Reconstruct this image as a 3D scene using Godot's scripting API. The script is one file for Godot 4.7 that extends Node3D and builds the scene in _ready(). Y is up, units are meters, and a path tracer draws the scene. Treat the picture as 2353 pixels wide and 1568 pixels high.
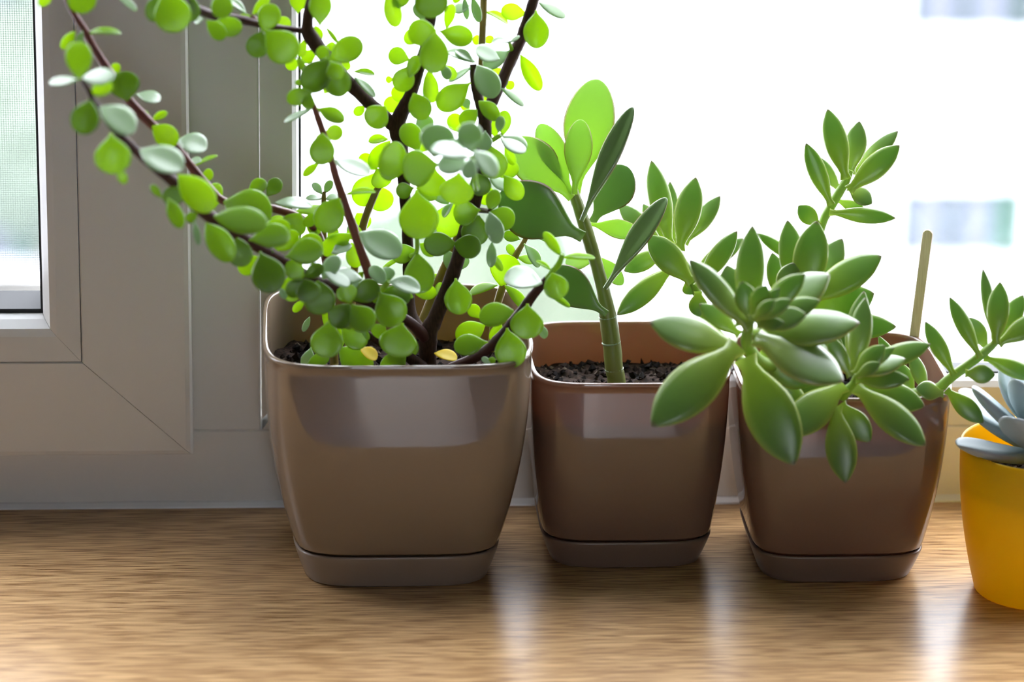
extends Node3D
# A window sill with potted succulents in front of a bright window.

# where the photograph was taken from: eye and the directions right, down and forward of the lens
const EYE := Vector3(-0.10681, 0.65468, 1.69583)
const RIGHT := Vector3(0.997718, 0.016591, 0.065449)
const DOWN := Vector3(-0.004945, -0.948780, 0.315898)
const AHEAD := Vector3(0.067338, -0.315501, -0.946533)
const FOCAL := 8030.0   # focal length in pixels of the 2353 x 1568 frame

var M := {}
var leaf_mesh := {}
var rng := RandomNumberGenerator.new()
var noise := FastNoiseLite.new()
var thing_at := Vector3.ZERO
var thing_node: Node3D
var branch_node: MeshInstance3D
var branch_path: Array = []


func _ready():
	setup_view()
	make_materials()
	build_room()
	build_window()
	build_outside()
	build_pots()
	build_elephant_bush()
	build_jade()
	build_stonecrop()
	build_echeveria()
	build_small_things()


func setup_view():
	rng.seed = 11
	noise.seed = 5
	noise.frequency = 1.0
	var cam := Camera3D.new()
	cam.name = "camera"
	cam.transform = Transform3D(Basis(RIGHT, -DOWN, -AHEAD).orthonormalized(), EYE)
	cam.fov = rad_to_deg(2.0 * atan(784.0 / FOCAL))
	var at := CameraAttributesPhysical.new()
	at.frustum_focal_length = 12.0 * FOCAL / 784.0
	at.frustum_focus_distance = 1.735
	at.frustum_near = 0.05
	at.frustum_far = 400.0
	at.exposure_aperture = 6.0
	cam.attributes = at
	cam.fov = rad_to_deg(2.0 * atan(784.0 / FOCAL))
	cam.near = 0.05
	cam.far = 400.0
	add_child(cam)
	var env := Environment.new()
	env.background_mode = Environment.BG_SKY
	var sky := Sky.new()
	var sm := ProceduralSkyMaterial.new()
	sm.sky_top_color = Color(1.0, 1.02, 1.06)
	sm.sky_horizon_color = Color(0.80, 0.82, 0.85)
	sm.ground_bottom_color = Color(0.75, 0.75, 0.75)
	sm.ground_horizon_color = Color(0.85, 0.86, 0.87)
	sm.sky_energy_multiplier = 4.05
	sm.ground_energy_multiplier = 1.2
	sm.sun_angle_max = 1.0
	sky.sky_material = sm
	env.sky = sky
	env.tonemap_mode = Environment.TONE_MAPPER_LINEAR
	env.tonemap_exposure = 0.5
	env.sdfgi_enabled = true
	env.ssao_enabled = true
	env.ssil_enabled = true
	var we := WorldEnvironment.new()
	we.name = "world_environment"
	we.environment = env
	add_child(we)
	# the sun stands behind the camera's house: it lights the buildings across and the floor at the back of the room
	var sun := DirectionalLight3D.new()
	sun.name = "sun"
	sun.light_color = Color(1.0, 0.97, 0.92)
	sun.light_energy = 2.2
	sun.light_angular_distance = 0.6
	sun.shadow_enabled = true
	sun.look_at_from_position(Vector3.ZERO, Vector3(0.03, -0.56, -0.80))
	add_child(sun)


# ---------------------------------------------------------------- helpers

func ray(px: float, py: float) -> Vector3:
	return AHEAD + RIGHT * ((px - 1176.5) / FOCAL) + DOWN * ((py - 784.0) / FOCAL)


func at(px: float, py: float, z: float) -> Vector3:   # the point of the plane at depth z that was measured there
	var d := ray(px, py)
	return EYE + d * ((z - EYE.z) / d.z)


func mm(px: float, z := 0.1) -> float:                # pixels to metres at depth z
	return px * (EYE.z - z) / 0.9465 / FOCAL


func thing(called: String, where: Vector3, label: String, category: String, group := "") -> Node3D:
	var o := Node3D.new()
	o.name = called
	o.position = where
	o.set_meta("label", label)
	o.set_meta("category", category)
	if group:
		o.set_meta("group", group)
	add_child(o, true)
	thing_at = where
	thing_node = o
	return o


func put(called: String, mesh: Mesh, mat: Material, parent: Node, where := Transform3D()) -> MeshInstance3D:
	var o := MeshInstance3D.new()
	o.name = called
	o.mesh = mesh
	o.set_surface_override_material(0, mat)
	o.transform = where
	parent.add_child(o, true)
	return o


func tag(o: Node3D, label: String, category: String, group := "", kind := "") -> Node3D:
	if label:
		o.set_meta("label", label)
	if category:
		o.set_meta("category", category)
	if group:
		o.set_meta("group", group)
	if kind:
		o.set_meta("kind", kind)
	return o


func struct(called: String, mesh: Mesh, mat: Material, label: String) -> MeshInstance3D:
	var o := put(called, mesh, mat, self)
	o.set_meta("kind", "structure")
	o.set_meta("label", label)
	return o


func surf() -> SurfaceTool:
	var st := SurfaceTool.new()
	st.begin(Mesh.PRIMITIVE_TRIANGLES)
	return st


func done(st: SurfaceTool) -> ArrayMesh:
	st.generate_normals()
	return st.commit()


func tri(st: SurfaceTool, a: Vector3, b: Vector3, c: Vector3):
	st.add_vertex(a)
	st.add_vertex(b)
	st.add_vertex(c)


# a box with bevelled edges, between two corners
func box(st: SurfaceTool, lo: Vector3, hi: Vector3, bevel := 0.0):
	st.set_smooth_group(-1)
	var c := (lo + hi) / 2.0
	var h := (hi - lo) / 2.0
	var b := minf(bevel, minf(h.x, minf(h.y, h.z)) * 0.9)
	for ax in 3:
		for s in [-1.0, 1.0]:
			var u := (ax + 1) % 3
			var v := (ax + 2) % 3
			var q: Array[Vector3] = []
			for k in [[-1, -1], [1, -1], [1, 1], [-1, 1]]:
				var p := Vector3.ZERO
				p[ax] = s * h[ax]
				p[u] = k[0] * (h[u] - b)
				p[v] = k[1] * (h[v] - b)
				q.append(c + p)
			quad_out(st, q[0], q[1], q[2], q[3], c)
	if b > 0.0:
		for ax in 3:
			var u := (ax + 1) % 3
			var v := (ax + 2) % 3
			for su in [-1.0, 1.0]:
				for sv in [-1.0, 1.0]:
					var q: Array[Vector3] = []
					for k in [[-1, 0], [1, 0], [1, 1], [-1, 1]]:
						var p := Vector3.ZERO
						p[ax] = k[0] * (h[ax] - b)
						p[u] = su * (h[u] - (b if k[1] == 0 else 0.0))
						p[v] = sv * (h[v] - (b if k[1] == 1 else 0.0))
						q.append(c + p)
					quad_out(st, q[0], q[1], q[2], q[3], c)
		for sx in [-1.0, 1.0]:
			for sy in [-1.0, 1.0]:
				for sz in [-1.0, 1.0]:
					var s := Vector3(sx, sy, sz)
					var p0 := c + s * (h - Vector3(0, b, b))
					var p1 := c + s * (h - Vector3(b, 0, b))
					var p2 := c + s * (h - Vector3(b, b, 0))
					if (p1 - p0).cross(p2 - p0).dot(s) > 0.0:
						tri(st, p0, p2, p1)
					else:
						tri(st, p0, p1, p2)


func quad_out(st: SurfaceTool, a: Vector3, b: Vector3, c: Vector3, d: Vector3, inside: Vector3):
	if (b - a).cross(c - a).dot((a + c) / 2.0 - inside) > 0.0:
		tri(st, a, c, b)
		tri(st, a, d, c)
	else:
		tri(st, a, b, c)
		tri(st, a, c, d)


func box_mesh(lo: Vector3, hi: Vector3, bevel := 0.0) -> ArrayMesh:
	var st := surf()
	box(st, lo, hi, bevel)
	return done(st)


# skin over a row of rings; each ring runs the same way round. Set inward to turn the faces.
func skin(st: SurfaceTool, rings: Array, inward := false, closed := true):
	for i in rings.size() - 1:
		var a: PackedVector3Array = rings[i]
		var b: PackedVector3Array = rings[i + 1]
		var n := a.size()
		for j in (n if closed else n - 1):
			var k := (j + 1) % n
			if inward:
				tri(st, a[j], b[j], b[k])
				tri(st, a[j], b[k], a[k])
			else:
				tri(st, a[j], b[k], b[j])
				tri(st, a[j], a[k], b[k])


func cap(st: SurfaceTool, ring: PackedVector3Array, inward := false):
	var c := Vector3.ZERO
	for p in ring:
		c += p
	c /= ring.size()
	for j in ring.size():
		var k := (j + 1) % ring.size()
		if inward:
			tri(st, c, ring[k], ring[j])
		else:
			tri(st, c, ring[j], ring[k])


# rounded square (n = 2 a circle), seen from above it runs from +x towards +z
func ring_at(y: float, half: float, n := 5.0, count := 112) -> PackedVector3Array:
	var out := PackedVector3Array()
	for i in count:
		var a := TAU * i / count
		var c := cos(a)
		var s := sin(a)
		out.append(Vector3(half * signf(c) * pow(absf(c), 2.0 / n), y, half * signf(s) * pow(absf(s), 2.0 / n)))
	return out


# smooth tube through points [Vector4(x, y, z, radius)]
func tube(st: SurfaceTool, pts: Array, sides := 12, knots := 0.0):
	var dense: Array = []
	for i in pts.size() - 1:
		var p0: Vector4 = pts[maxi(i - 1, 0)]
		var p1: Vector4 = pts[i]
		var p2: Vector4 = pts[i + 1]
		var p3: Vector4 = pts[mini(i + 2, pts.size() - 1)]
		for s in 6:
			var t := s / 6.0
			dense.append(0.5 * (2.0 * p1 + (p2 - p0) * t + (2.0 * p0 - 5.0 * p1 + 4.0 * p2 - p3) * t * t + (3.0 * p1 - p0 - 3.0 * p2 + p3) * t * t * t))
	dense.append(pts[-1])
	var side := Vector3.RIGHT
	var rings: Array = []
	for i in dense.size():
		var a: Vector4 = dense[maxi(i - 1, 0)]
		var b: Vector4 = dense[mini(i + 1, dense.size() - 1)]
		var dir := Vector3(b.x - a.x, b.y - a.y, b.z - a.z).normalized()
		side = (side - dir * side.dot(dir)).normalized()
		var other := dir.cross(side)
		var p: Vector4 = dense[i]
		var r := p.w * (1.0 + (knots if i % 6 == 3 else 0.0))
		var ring := PackedVector3Array()
		for j in sides:
			var an := TAU * j / sides
			var wob := 1.0 + knots * 0.5 * sin(3.0 * an + i * 0.9)
			ring.append(Vector3(p.x, p.y, p.z) + (side * cos(an) + other * sin(an)) * r * wob)
		rings.append(ring)
	skin(st, rings)
	cap(st, rings[0])
	cap(st, rings[-1], true)


# ---------------------------------------------------------------- materials

func mat(called: String, c: Color, rough: float, spec := 0.5) -> StandardMaterial3D:
	var m := StandardMaterial3D.new()
	m.resource_name = called
	m.albedo_color = c
	m.roughness = rough
	m.metallic_specular = spec
	M[called] = m
	return m


func leafy(called: String, c: Color, through: Color, rough: float, spec := 0.55) -> StandardMaterial3D:
	var m := mat(called, c, rough, spec)
	m.backlight_enabled = true
	m.backlight = through
	return m


func grain_texture() -> ImageTexture:    # fine oak veneer: long thin pores over slow bands
	var w := 1024
	var h := 2048
	var a := FastNoiseLite.new()
	a.seed = 3
	a.frequency = 1.0
	a.fractal_octaves = 1
	a.noise_type = FastNoiseLite.TYPE_SIMPLEX
	var data := PackedByteArray()
	data.resize(w * h * 3)
	var light := Vector3(214, 176, 126)
	var dark := Vector3(134, 97, 60)
	for y in h:
		for x in w:
			var bend := 5.0 * sin(x * TAU / w)
			var fine := a.get_noise_2d(x * 0.0065 + 500.0, (y + bend * 0.3) * 0.052)
			var hair := a.get_noise_2d(x * 0.010 + 50.0, (y + bend * 0.3) * 0.115 + 70.0)
			var fibre := a.get_noise_2d(x * 0.020 + 250.0, (y + bend * 0.3) * 0.24 + 370.0)
			var pore := a.get_noise_2d(x * 0.018 + 90.0, (y + bend * 0.3) * 0.085 + 900.0)
			var band := a.get_noise_2d(x * 0.003, (y + bend) * 0.012 + 300.0)
			var t := clampf(0.28 + 0.17 * fine + 0.26 * hair + 0.16 * fibre + 0.10 * band + 1.3 * maxf(0.0, pore - 0.32), 0.0, 1.0)
			var c := light.lerp(dark, t)
			var i := (y * w + x) * 3
			data[i] = int(c.x)
			data[i + 1] = int(c.y)
			data[i + 2] = int(c.z)
	return ImageTexture.create_from_image(Image.create_from_data(w, h, false, Image.FORMAT_RGB8, data))


func noise_tex(freq: float, octaves: int, ramp: Array, size := 256, sd := 1) -> NoiseTexture2D:
	var n := FastNoiseLite.new()
	n.seed = sd
	n.frequency = freq
	n.fractal_octaves = octaves
	var t := NoiseTexture2D.new()
	t.noise = n
	t.width = size
	t.height = size
	t.seamless = true
	if ramp.size():
		var g := Gradient.new()
		g.set_color(0, ramp[0])
		g.set_color(1, ramp[1])
		t.color_ramp = g
	return t


func make_materials():
	var w := mat("oak_veneer", Color.WHITE, 0.30, 0.5)
	w.albedo_texture = grain_texture()
	w.uv1_scale = Vector3(1, 1, 1)
	w.roughness_texture = null
	mat("white_pvc", Color(0.86, 0.85, 0.83), 0.34)
	mat("white_pvc_bead", Color(0.85, 0.845, 0.83), 0.32)
	mat("white_silicone", Color(0.88, 0.88, 0.88), 0.22, 0.6)
	mat("rubber", Color(0.06, 0.07, 0.08), 0.6)
	mat("screen_wire", Color(0.30, 0.32, 0.34), 0.6)
	mat("grey_aluminium", Color(0.45, 0.48, 0.54), 0.4)
	var g := mat("clear_glass", Color(1, 1, 1, 0.03), 0.02)
	g.transparency = BaseMaterial3D.TRANSPARENCY_ALPHA
	mat("wall_paint", Color(0.27, 0.258, 0.245), 0.9)  # unseen walls, darkened to hold back light bounced in the room
	mat("ceiling_paint", Color(0.35, 0.345, 0.34), 0.95)  # unseen ceiling, likewise dark to limit bounced light
	mat("floor_laminate", Color(0.73, 0.71, 0.76), 0.45)  # unseen floor, paled so its sunlit patch shows in the pot fronts
	mat("plinth", Color(0.9, 0.9, 0.89), 0.5)

	var t1 := leafy("taupe_plastic", Color(0.52, 0.455, 0.39), Color(0.44, 0.36, 0.22), 0.05, 0.66)
	t1.roughness_texture = noise_tex(0.012, 3, [Color(0.75, 0.75, 0.75), Color(1, 1, 1)], 256, 4)
	t1.roughness_texture_channel = BaseMaterial3D.TEXTURE_CHANNEL_RED
	t1.roughness = 0.06
	t1.uv1_triplanar = true
	t1.uv1_scale = Vector3(12, 12, 12)
	var t2 := leafy("cocoa_plastic", Color(0.47, 0.385, 0.33), Color(0.52, 0.37, 0.29), 0.05, 0.66)
	mat("saucer_plastic", Color(0.53, 0.47, 0.42), 0.3)
	mat("saucer_cocoa", Color(0.47, 0.39, 0.34), 0.3)
	leafy("yellow_plastic", Color(0.97, 0.84, 0.06), Color(0.92, 0.76, 0.0), 0.4)
	var so := mat("soil", Color.WHITE, 0.95, 0.3)
	so.albedo_texture = noise_tex(0.06, 4, [Color(0.05, 0.035, 0.03), Color(0.30, 0.23, 0.19)], 256, 9)
	so.uv1_triplanar = true
	so.uv1_scale = Vector3(25, 25, 25)
	mat("soil_crumb", Color(0.15, 0.11, 0.09), 0.9, 0.3)
	mat("soil_crumb_dark", Color(0.08, 0.06, 0.055), 0.9, 0.3)
	mat("soil_crumb_pale", Color(0.40, 0.35, 0.31), 0.9, 0.3)

	leafy("leaf_green", Color(0.33, 0.46, 0.17), Color(0.76, 0.89, 0.12), 0.34, 0.8)
	leafy("leaf_young", Color(0.42, 0.62, 0.07), Color(0.86, 0.98, 0.10), 0.40, 0.7)
	var wx := leafy("leaf_waxy_sheen", Color(0.60, 0.70, 0.56), Color(0.56, 0.68, 0.30), 0.30, 1.0)  # base lightened to paint in sky sheen, over a slight waxy bloom
	wx.clearcoat_enabled = true
	wx.clearcoat = 1.0
	wx.clearcoat_roughness = 0.35
	leafy("leaf_deep", Color(0.26, 0.37, 0.10), Color(0.60, 0.72, 0.08), 0.38, 0.6)
	leafy("leaf_dry", Color(0.95, 0.86, 0.10), Color(0.95, 0.85, 0.05), 0.5)
	var bark := mat("bark", Color.WHITE, 0.75, 0.3)
	bark.albedo_texture = noise_tex(0.05, 4, [Color(0.13, 0.08, 0.06), Color(0.30, 0.21, 0.16)], 256, 21)
	bark.uv1_triplanar = true
	bark.uv1_scale = Vector3(60, 14, 60)
	bark.heightmap_enabled = false
	mat("red_stem", Color(0.42, 0.20, 0.17), 0.35)
	mat("dark_red_stem", Color(0.24, 0.12, 0.11), 0.5, 0.4)
	leafy("olive_stem", Color(0.44, 0.38, 0.13), Color(0.45, 0.38, 0.06), 0.4)
	leafy("green_stem", Color(0.45, 0.58, 0.20), Color(0.60, 0.72, 0.12), 0.4)
	leafy("jade_stem", Color(0.42, 0.45, 0.20), Color(0.36, 0.42, 0.10), 0.42)

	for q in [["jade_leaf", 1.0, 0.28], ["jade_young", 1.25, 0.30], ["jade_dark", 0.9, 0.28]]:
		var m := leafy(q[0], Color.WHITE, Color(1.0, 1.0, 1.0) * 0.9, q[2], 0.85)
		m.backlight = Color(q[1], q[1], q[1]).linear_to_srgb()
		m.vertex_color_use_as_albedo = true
	for q in [["sedum_leaf", 0.9, 0.30], ["sedum_waxy", 0.6, 0.28], ["echeveria_leaf", 0.4, 0.5]]:
		var m := leafy(q[0], Color.WHITE, Color.WHITE, q[2], 0.85)
		m.backlight = Color(q[1], q[1], q[1]).linear_to_srgb()
		m.vertex_color_use_as_albedo = true
	M.sedum_waxy.clearcoat_enabled = true
	M.sedum_waxy.clearcoat = 1.0
	M.sedum_waxy.clearcoat_roughness = 0.3
	var sheen := leafy("jade_sheen", Color.WHITE, Color(0.5, 0.5, 0.5), 0.30, 1.0)
	sheen.vertex_color_use_as_albedo = true
	sheen.clearcoat_enabled = true
	sheen.clearcoat = 1.0
	sheen.clearcoat_roughness = 0.3
	leafy("sedum_stem", Color(0.52, 0.62, 0.30), Color(0.5, 0.6, 0.2), 0.4)
	var st := mat("birch_stick", Color.WHITE, 0.6)
	st.albedo_texture = noise_tex(0.03, 3, [Color(0.84, 0.74, 0.63), Color(0.96, 0.89, 0.80)], 256, 31)
	st.uv1_triplanar = true
	st.uv1_scale = Vector3(160, 6, 160)

	mat("render_white", Color(0.80, 0.81, 0.83), 0.95)
	mat("green_shutter", Color(0.06, 0.26, 0.17), 0.7)
	mat("grey_shutter", Color(0.10, 0.19, 0.17), 0.7)
	mat("curtain_white", Color(0.34, 0.35, 0.40), 0.9)
	mat("pale_foliage", Color(0.27, 0.315, 0.255), 0.9)
	mat("lighter_foliage", Color(0.36, 0.41, 0.35), 0.9)  # lighter copy of the foliage, for the tree behind the screen
	mat("paving", Color(0.86, 0.86, 0.88), 0.95)
	mat("tree_bark", Color(0.4, 0.35, 0.3), 0.9)


# ---------------------------------------------------------------- the room and the sill

func build_room():
	var x0 := -1.9
	var x1 := 2.1
	var z1 := 4.3
	var y0 := -0.86
	var y1 := 1.75
	var st := surf()
	box(st, Vector3(x0 - 0.2, y0, -0.1), Vector3(-0.95, y1, 0.2))
	box(st, Vector3(1.15, y0, -0.1), Vector3(x1 + 0.2, y1, 0.2))
	box(st, Vector3(-0.95, y0, -0.1), Vector3(1.15, -0.03, 0.2))
	box(st, Vector3(-0.95, 1.4, -0.1), Vector3(1.15, y1, 0.2))
	struct("wall_front", done(st), M.wall_paint, "painted wall round the window niche")
	struct("wall_left", box_mesh(Vector3(x0 - 0.2, y0, 0.2), Vector3(x0, y1, z1)), M.wall_paint, "plain painted side wall left of the window")
	struct("wall_right", box_mesh(Vector3(x1, y0, 0.2), Vector3(x1 + 0.2, y1, z1)), M.wall_paint, "plain painted side wall right of the window")
	st = surf()                                # unseen back wall; its balcony door is placed to light room and pots
	box(st, Vector3(x0 - 0.2, y0, z1), Vector3(-0.2, y1, z1 + 0.25))
	box(st, Vector3(0.45, y0, z1), Vector3(x1 + 0.2, y1, z1 + 0.25))
	box(st, Vector3(-0.2, 1.32, z1), Vector3(0.45, y1, z1 + 0.25))
	struct("wall_back", done(st), M.wall_paint, "painted back wall with the opening of an unseen balcony door")
	var door := Node3D.new()
	door.name = "unseen_door_1"
	door.position = Vector3(0, y0, z1 + 0.1)
	door.set_meta("kind", "structure")
	door.set_meta("label", "unseen white glazed balcony door in the back wall, placed to light the room and pot fronts")
	add_child(door)
	st = surf()
	box(st, Vector3(-0.2, 0, -0.03), Vector3(-0.14, 2.18, 0.04), 0.004)
	box(st, Vector3(0.39, 0, -0.03), Vector3(0.45, 2.18, 0.04), 0.004)
	box(st, Vector3(-0.14, 2.12, -0.03), Vector3(0.39, 2.18, 0.04), 0.004)
	box(st, Vector3(-0.14, 0, -0.03), Vector3(0.39, 0.10, 0.04), 0.004)
	put("unseen_door_frame", done(st), M.white_pvc, door)
	put("pane", box_mesh(Vector3(-0.14, 0.10, 0.0), Vector3(0.39, 2.12, 0.004)), M.clear_glass, door)
	struct("floor", box_mesh(Vector3(x0 - 0.2, y0 - 0.15, -0.1), Vector3(x1 + 0.2, y0, z1 + 0.25)), M.floor_laminate, "unseen pale grey laminate floor of the room")
	struct("ceiling", box_mesh(Vector3(x0 - 0.2, y1, -0.1), Vector3(x1 + 0.2, y1 + 0.15, z1 + 0.25)), M.ceiling_paint, "unseen grey ceiling of the room, darkened against bounced light")
	struct("baseboard_back", box_mesh(Vector3(0.45, y0, z1 - 0.015), Vector3(x1, y0 + 0.08, z1), 0.003), M.plinth, "white baseboard on the back wall")

	# the sill board: flat top, rounded front edge
	st = surf()
	var prof: Array[Vector2] = [Vector2(-0.004, -0.03), Vector2(-0.004, 0.0)]
	for i in 9:
		prof.append(Vector2(0.26, 0.0))
	for i in 9:
		var an := PI / 2 * (1.0 - i / 8.0)
		prof[2 + i] = Vector2(0.255 + 0.007 * cos(an), -0.007 + 0.007 * sin(an))
	prof.append(Vector2(0.262, -0.03))
	prof.append(Vector2(-0.004, -0.03))
	st.set_smooth_group(-1)
	var run := 0.0
	for i in prof.size() - 1:
		var a: Vector2 = prof[i]
		var b: Vector2 = prof[i + 1]
		var step := a.distance_to(b)
		var xl := -1.1
		var xr := 1.3
		if step < 1e-6:
			continue
		var q := [[xl, a, run], [xr, a, run], [xr, b, run + step], [xl, a, run], [xr, b, run + step], [xl, b, run + step]]
		for e in q:
			st.set_uv(Vector2((e[0] - 0.012) / 0.62 + 0.5, e[2] / 0.31))
			st.add_vertex(Vector3(e[0], e[1].y, e[1].x))
		run += step
	st.generate_normals()
	struct("window_sill", st.commit(), M.oak_veneer, "oak veneer window sill with fine straight grain under the pots")


func pane_box(lo: Vector3, hi: Vector3) -> ArrayMesh:
	return box_mesh(lo, hi)


# a strip of profile (points x = outwards from the glass, y = depth z) swept along one side of a frame with mitred ends
func rail(st: SurfaceTool, p0: Vector3, p1: Vector3, out: Vector3, prof: Array, m0: float, m1: float):
	var along := (p1 - p0).normalized()
	var rings: Array = []
	for e in [[p0, m0], [p1, m1]]:
		var ring := PackedVector3Array()
		for q in prof:
			ring.append(e[0] + out * q.x + Vector3(0, 0, q.y) + along * q.x * e[1])
		rings.append(ring)
	st.set_smooth_group(-1)
	var turned := along.cross(out).z > 0.0
	skin(st, rings, turned)
	cap(st, rings[0], turned)
	cap(st, rings[1], not turned)


func build_window():
	var w := Node3D.new()
	w.name = "window_1"
	w.set_meta("kind", "structure")
	w.set_meta("label", "white plastic window with an opening sash at left and a fixed pane at right")
	add_child(w)
	var xl := -0.95
	var xr := 1.15
	var top := 1.4
	var mull := -0.1495      # right edge of the opening sash
	var gx := -0.0950        # left edge of the fixed pane
	var gy := 0.0670         # lower edge of the fixed pane
	var bx := -0.1148        # joint between frame and glazing bead
	var by := 0.0417
	# fixed frame: bottom rail, mullion, right jamb, head
	var st := surf()
	box(st, Vector3(xl, 0.0, -0.07), Vector3(xr, by, 0.0), 0.0008)
	put("frame_rail", done(st), M.white_pvc, w)
	put("mullion", box_mesh(Vector3(mull - 0.03, by, -0.07), Vector3(bx - 0.0002, top, 0.0), 0.0008), M.white_pvc, w)
	put("frame_jamb", box_mesh(Vector3(xr - 0.06, by, -0.07), Vector3(xr, top, 0.0), 0.0008), M.white_pvc, w)
	put("frame_jamb", box_mesh(Vector3(xl, by, -0.07), Vector3(xl + 0.03, top, 0.0), 0.0008), M.white_pvc, w)
	put("frame_head", box_mesh(Vector3(xl + 0.03, top - 0.05, -0.07), Vector3(xr - 0.06, top, 0.0), 0.0008), M.white_pvc, w)
	# glazing beads of the fixed pane, mitred; profile runs from the glass outwards
	var k := bx - gx
	var prof := [Vector2(0.0, -0.022), Vector2(0.0, -0.0070), Vector2(0.0012, -0.0030), Vector2(0.0034, -0.0007), Vector2(0.0194, -0.0004), Vector2(0.0194, -0.022)]
	st = surf()
	rail(st, Vector3(gx, gy, 0), Vector3(gx, top - 0.06, 0), Vector3(-1, 0, 0), prof, -1.0, 0.0)
	put("glazing_bead", done(st), M.white_pvc_bead, w)
	st = surf()
	var prof2: Array = []
	for q in prof:
		prof2.append(Vector2(q.x * (gy - by - 0.0003) / 0.0194, q.y))
	rail(st, Vector3(gx, gy, 0), Vector3(xr - 0.07, gy, 0), Vector3(0, -1, 0), prof2, -0.767, 0.0)
	put("glazing_bead", done(st), M.white_pvc_bead, w)
	st = surf()
	box(st, Vector3(gx - 0.001, gy - 0.001, -0.026), Vector3(gx + 0.0012, top - 0.05, -0.0102))
	box(st, Vector3(gx, gy - 0.001, -0.026), Vector3(xr - 0.06, gy + 0.0010, -0.0102))
	put("gasket", done(st), M.rubber, w)
	put("pane", pane_box(Vector3(gx - 0.006, gy - 0.006, -0.032), Vector3(xr - 0.055, top - 0.045, -0.028)), M.clear_glass, w)
	st = surf()                                   # outside of the rebate behind the pane
	box(st, Vector3(gx - 0.03, gy - 0.03, -0.075), Vector3(gx - 0.002, top, -0.033))
	put("outer_rebate", done(st), M.white_pvc, w)
	# opening sash: stile and bottom rail with a rounded outer corner, mitre joint, glazing beads
	var sx := mull
	var sy := 0.0352
	var jx := -0.2045        # joint of sash profile and bead
	var jy := 0.0859
	var cx := -0.2240        # glass corner
	var cy := 0.1078
	var zf := 0.02
	var rr := 0.004
	var sp := [Vector2(0, -0.006), Vector2(0, zf - 0.0006), Vector2(0.0006, zf), Vector2(sx - jx - 0.0035, zf), Vector2(sx - jx - 0.0012, zf - 0.0008), Vector2(sx - jx, zf - 0.003), Vector2(sx - jx, 0.0008), Vector2(sx - jx - 0.004, -0.006)]
	var sb: Array = []
	for q in sp:
		sb.append(Vector2(q.x * (jy - sy) / (sx - jx), q.y))
	var hole := 0.00018
	st = surf()
	rail(st, Vector3(jx + hole, jy, 0), Vector3(jx + hole, 1.3, 0), Vector3(1, 0, 0), sp, -(jy - sy) / (sx - jx), 0.0)
	put("sash_stile", done(st), M.white_pvc, w)
	st = surf()
	rail(st, Vector3(jx, jy - hole, 0), Vector3(xl + 0.02, jy - hole, 0), Vector3(0, -1, 0), sb, -(sx - jx) / (jy - sy), 0.0)
	put("sash_rail", done(st), M.white_pvc, w)
	put("sash_stile", box_mesh(Vector3(xl + 0.02, sy, -0.006), Vector3(xl + 0.075, 1.36, zf), 0.003), M.white_pvc, w)
	put("sash_rail", box_mesh(Vector3(xl + 0.076, 1.301, -0.006), Vector3(sx, 1.36, zf), 0.003), M.white_pvc, w)
	var bp := [Vector2(0, -0.02), Vector2(0, 0.008), Vector2(0.0012, 0.0125), Vector2(0.0040, zf - 0.0014), Vector2(0.0075, zf - 0.0004), Vector2(jx - cx - 0.0003, zf - 0.0003), Vector2(jx - cx - 0.0003, -0.02)]
	var bb: Array = []
	for q in bp:
		bb.append(Vector2(q.x * (cy - jy) / (jx - cx), q.y))
	st = surf()
	rail(st, Vector3(cx, cy, 0), Vector3(cx, 1.3, 0), Vector3(1, 0, 0), bp, -(cy - jy) / (jx - cx), 0.0)
	put("sash_bead", done(st), M.white_pvc_bead, w)
	st = surf()
	rail(st, Vector3(cx - 0.00015, cy, 0), Vector3(xl + 0.08, cy, 0), Vector3(0, -1, 0), bb, -(jx - cx) / (cy - jy), 0.0)
	put("sash_bead", done(st), M.white_pvc_bead, w)
	st = surf()
	box(st, Vector3(cx - 0.0012, cy - 0.001, -0.024), Vector3(cx + 0.0013, 1.3, 0.0065))
	box(st, Vector3(xl + 0.07, cy - 0.001, -0.024), Vector3(cx, cy + 0.0022, 0.0065))
	put("gasket", done(st), M.rubber, w)
	put("pane", pane_box(Vector3(xl + 0.07, cy - 0.006, -0.03), Vector3(cx + 0.006, 1.305, -0.026)), M.clear_glass, w)
	# what lies outside the sash: white ledge, grey track of the insect screen, the screen itself
	var ya := at(50, 729, -0.036).y
	var yb := at(50, 704, -0.048).y
	var yc := at(50, 681, -0.048).y
	var yd := at(50, 655, -0.046).y
	put("outer_ledge", box_mesh(Vector3(xl + 0.03, 0.0, -0.046), Vector3(mull - 0.0305, ya, -0.034), 0.001), M.white_pvc, w)
	put("screen_track", box_mesh(Vector3(xl + 0.03, yb - 0.012, -0.054), Vector3(mull - 0.03, yc, -0.048), 0.0008), M.grey_aluminium, w)
	put("screen_frame", box_mesh(Vector3(xl + 0.03, yc + 0.0001, -0.052), Vector3(mull - 0.03, yd, -0.047), 0.0008), M.white_pvc, w)
	st = surf()
	var y := yd - 0.001
	while y < cy + 0.30:
		box(st, Vector3(-0.36, y, -0.0502), Vector3(-0.21, y + 0.00021, -0.0500))
		y += 0.00118
	var x := -0.36
	while x < -0.21:
		box(st, Vector3(x, yd - 0.001, -0.0502), Vector3(x + 0.00021, cy + 0.30, -0.0500))
		x += 0.00118
	tag(put("insect_screen", done(st), M.screen_wire, w), "", "", "", "stuff")
	# sealant along the joint of frame and sill
	st = surf()
	var rings: Array = []
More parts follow.
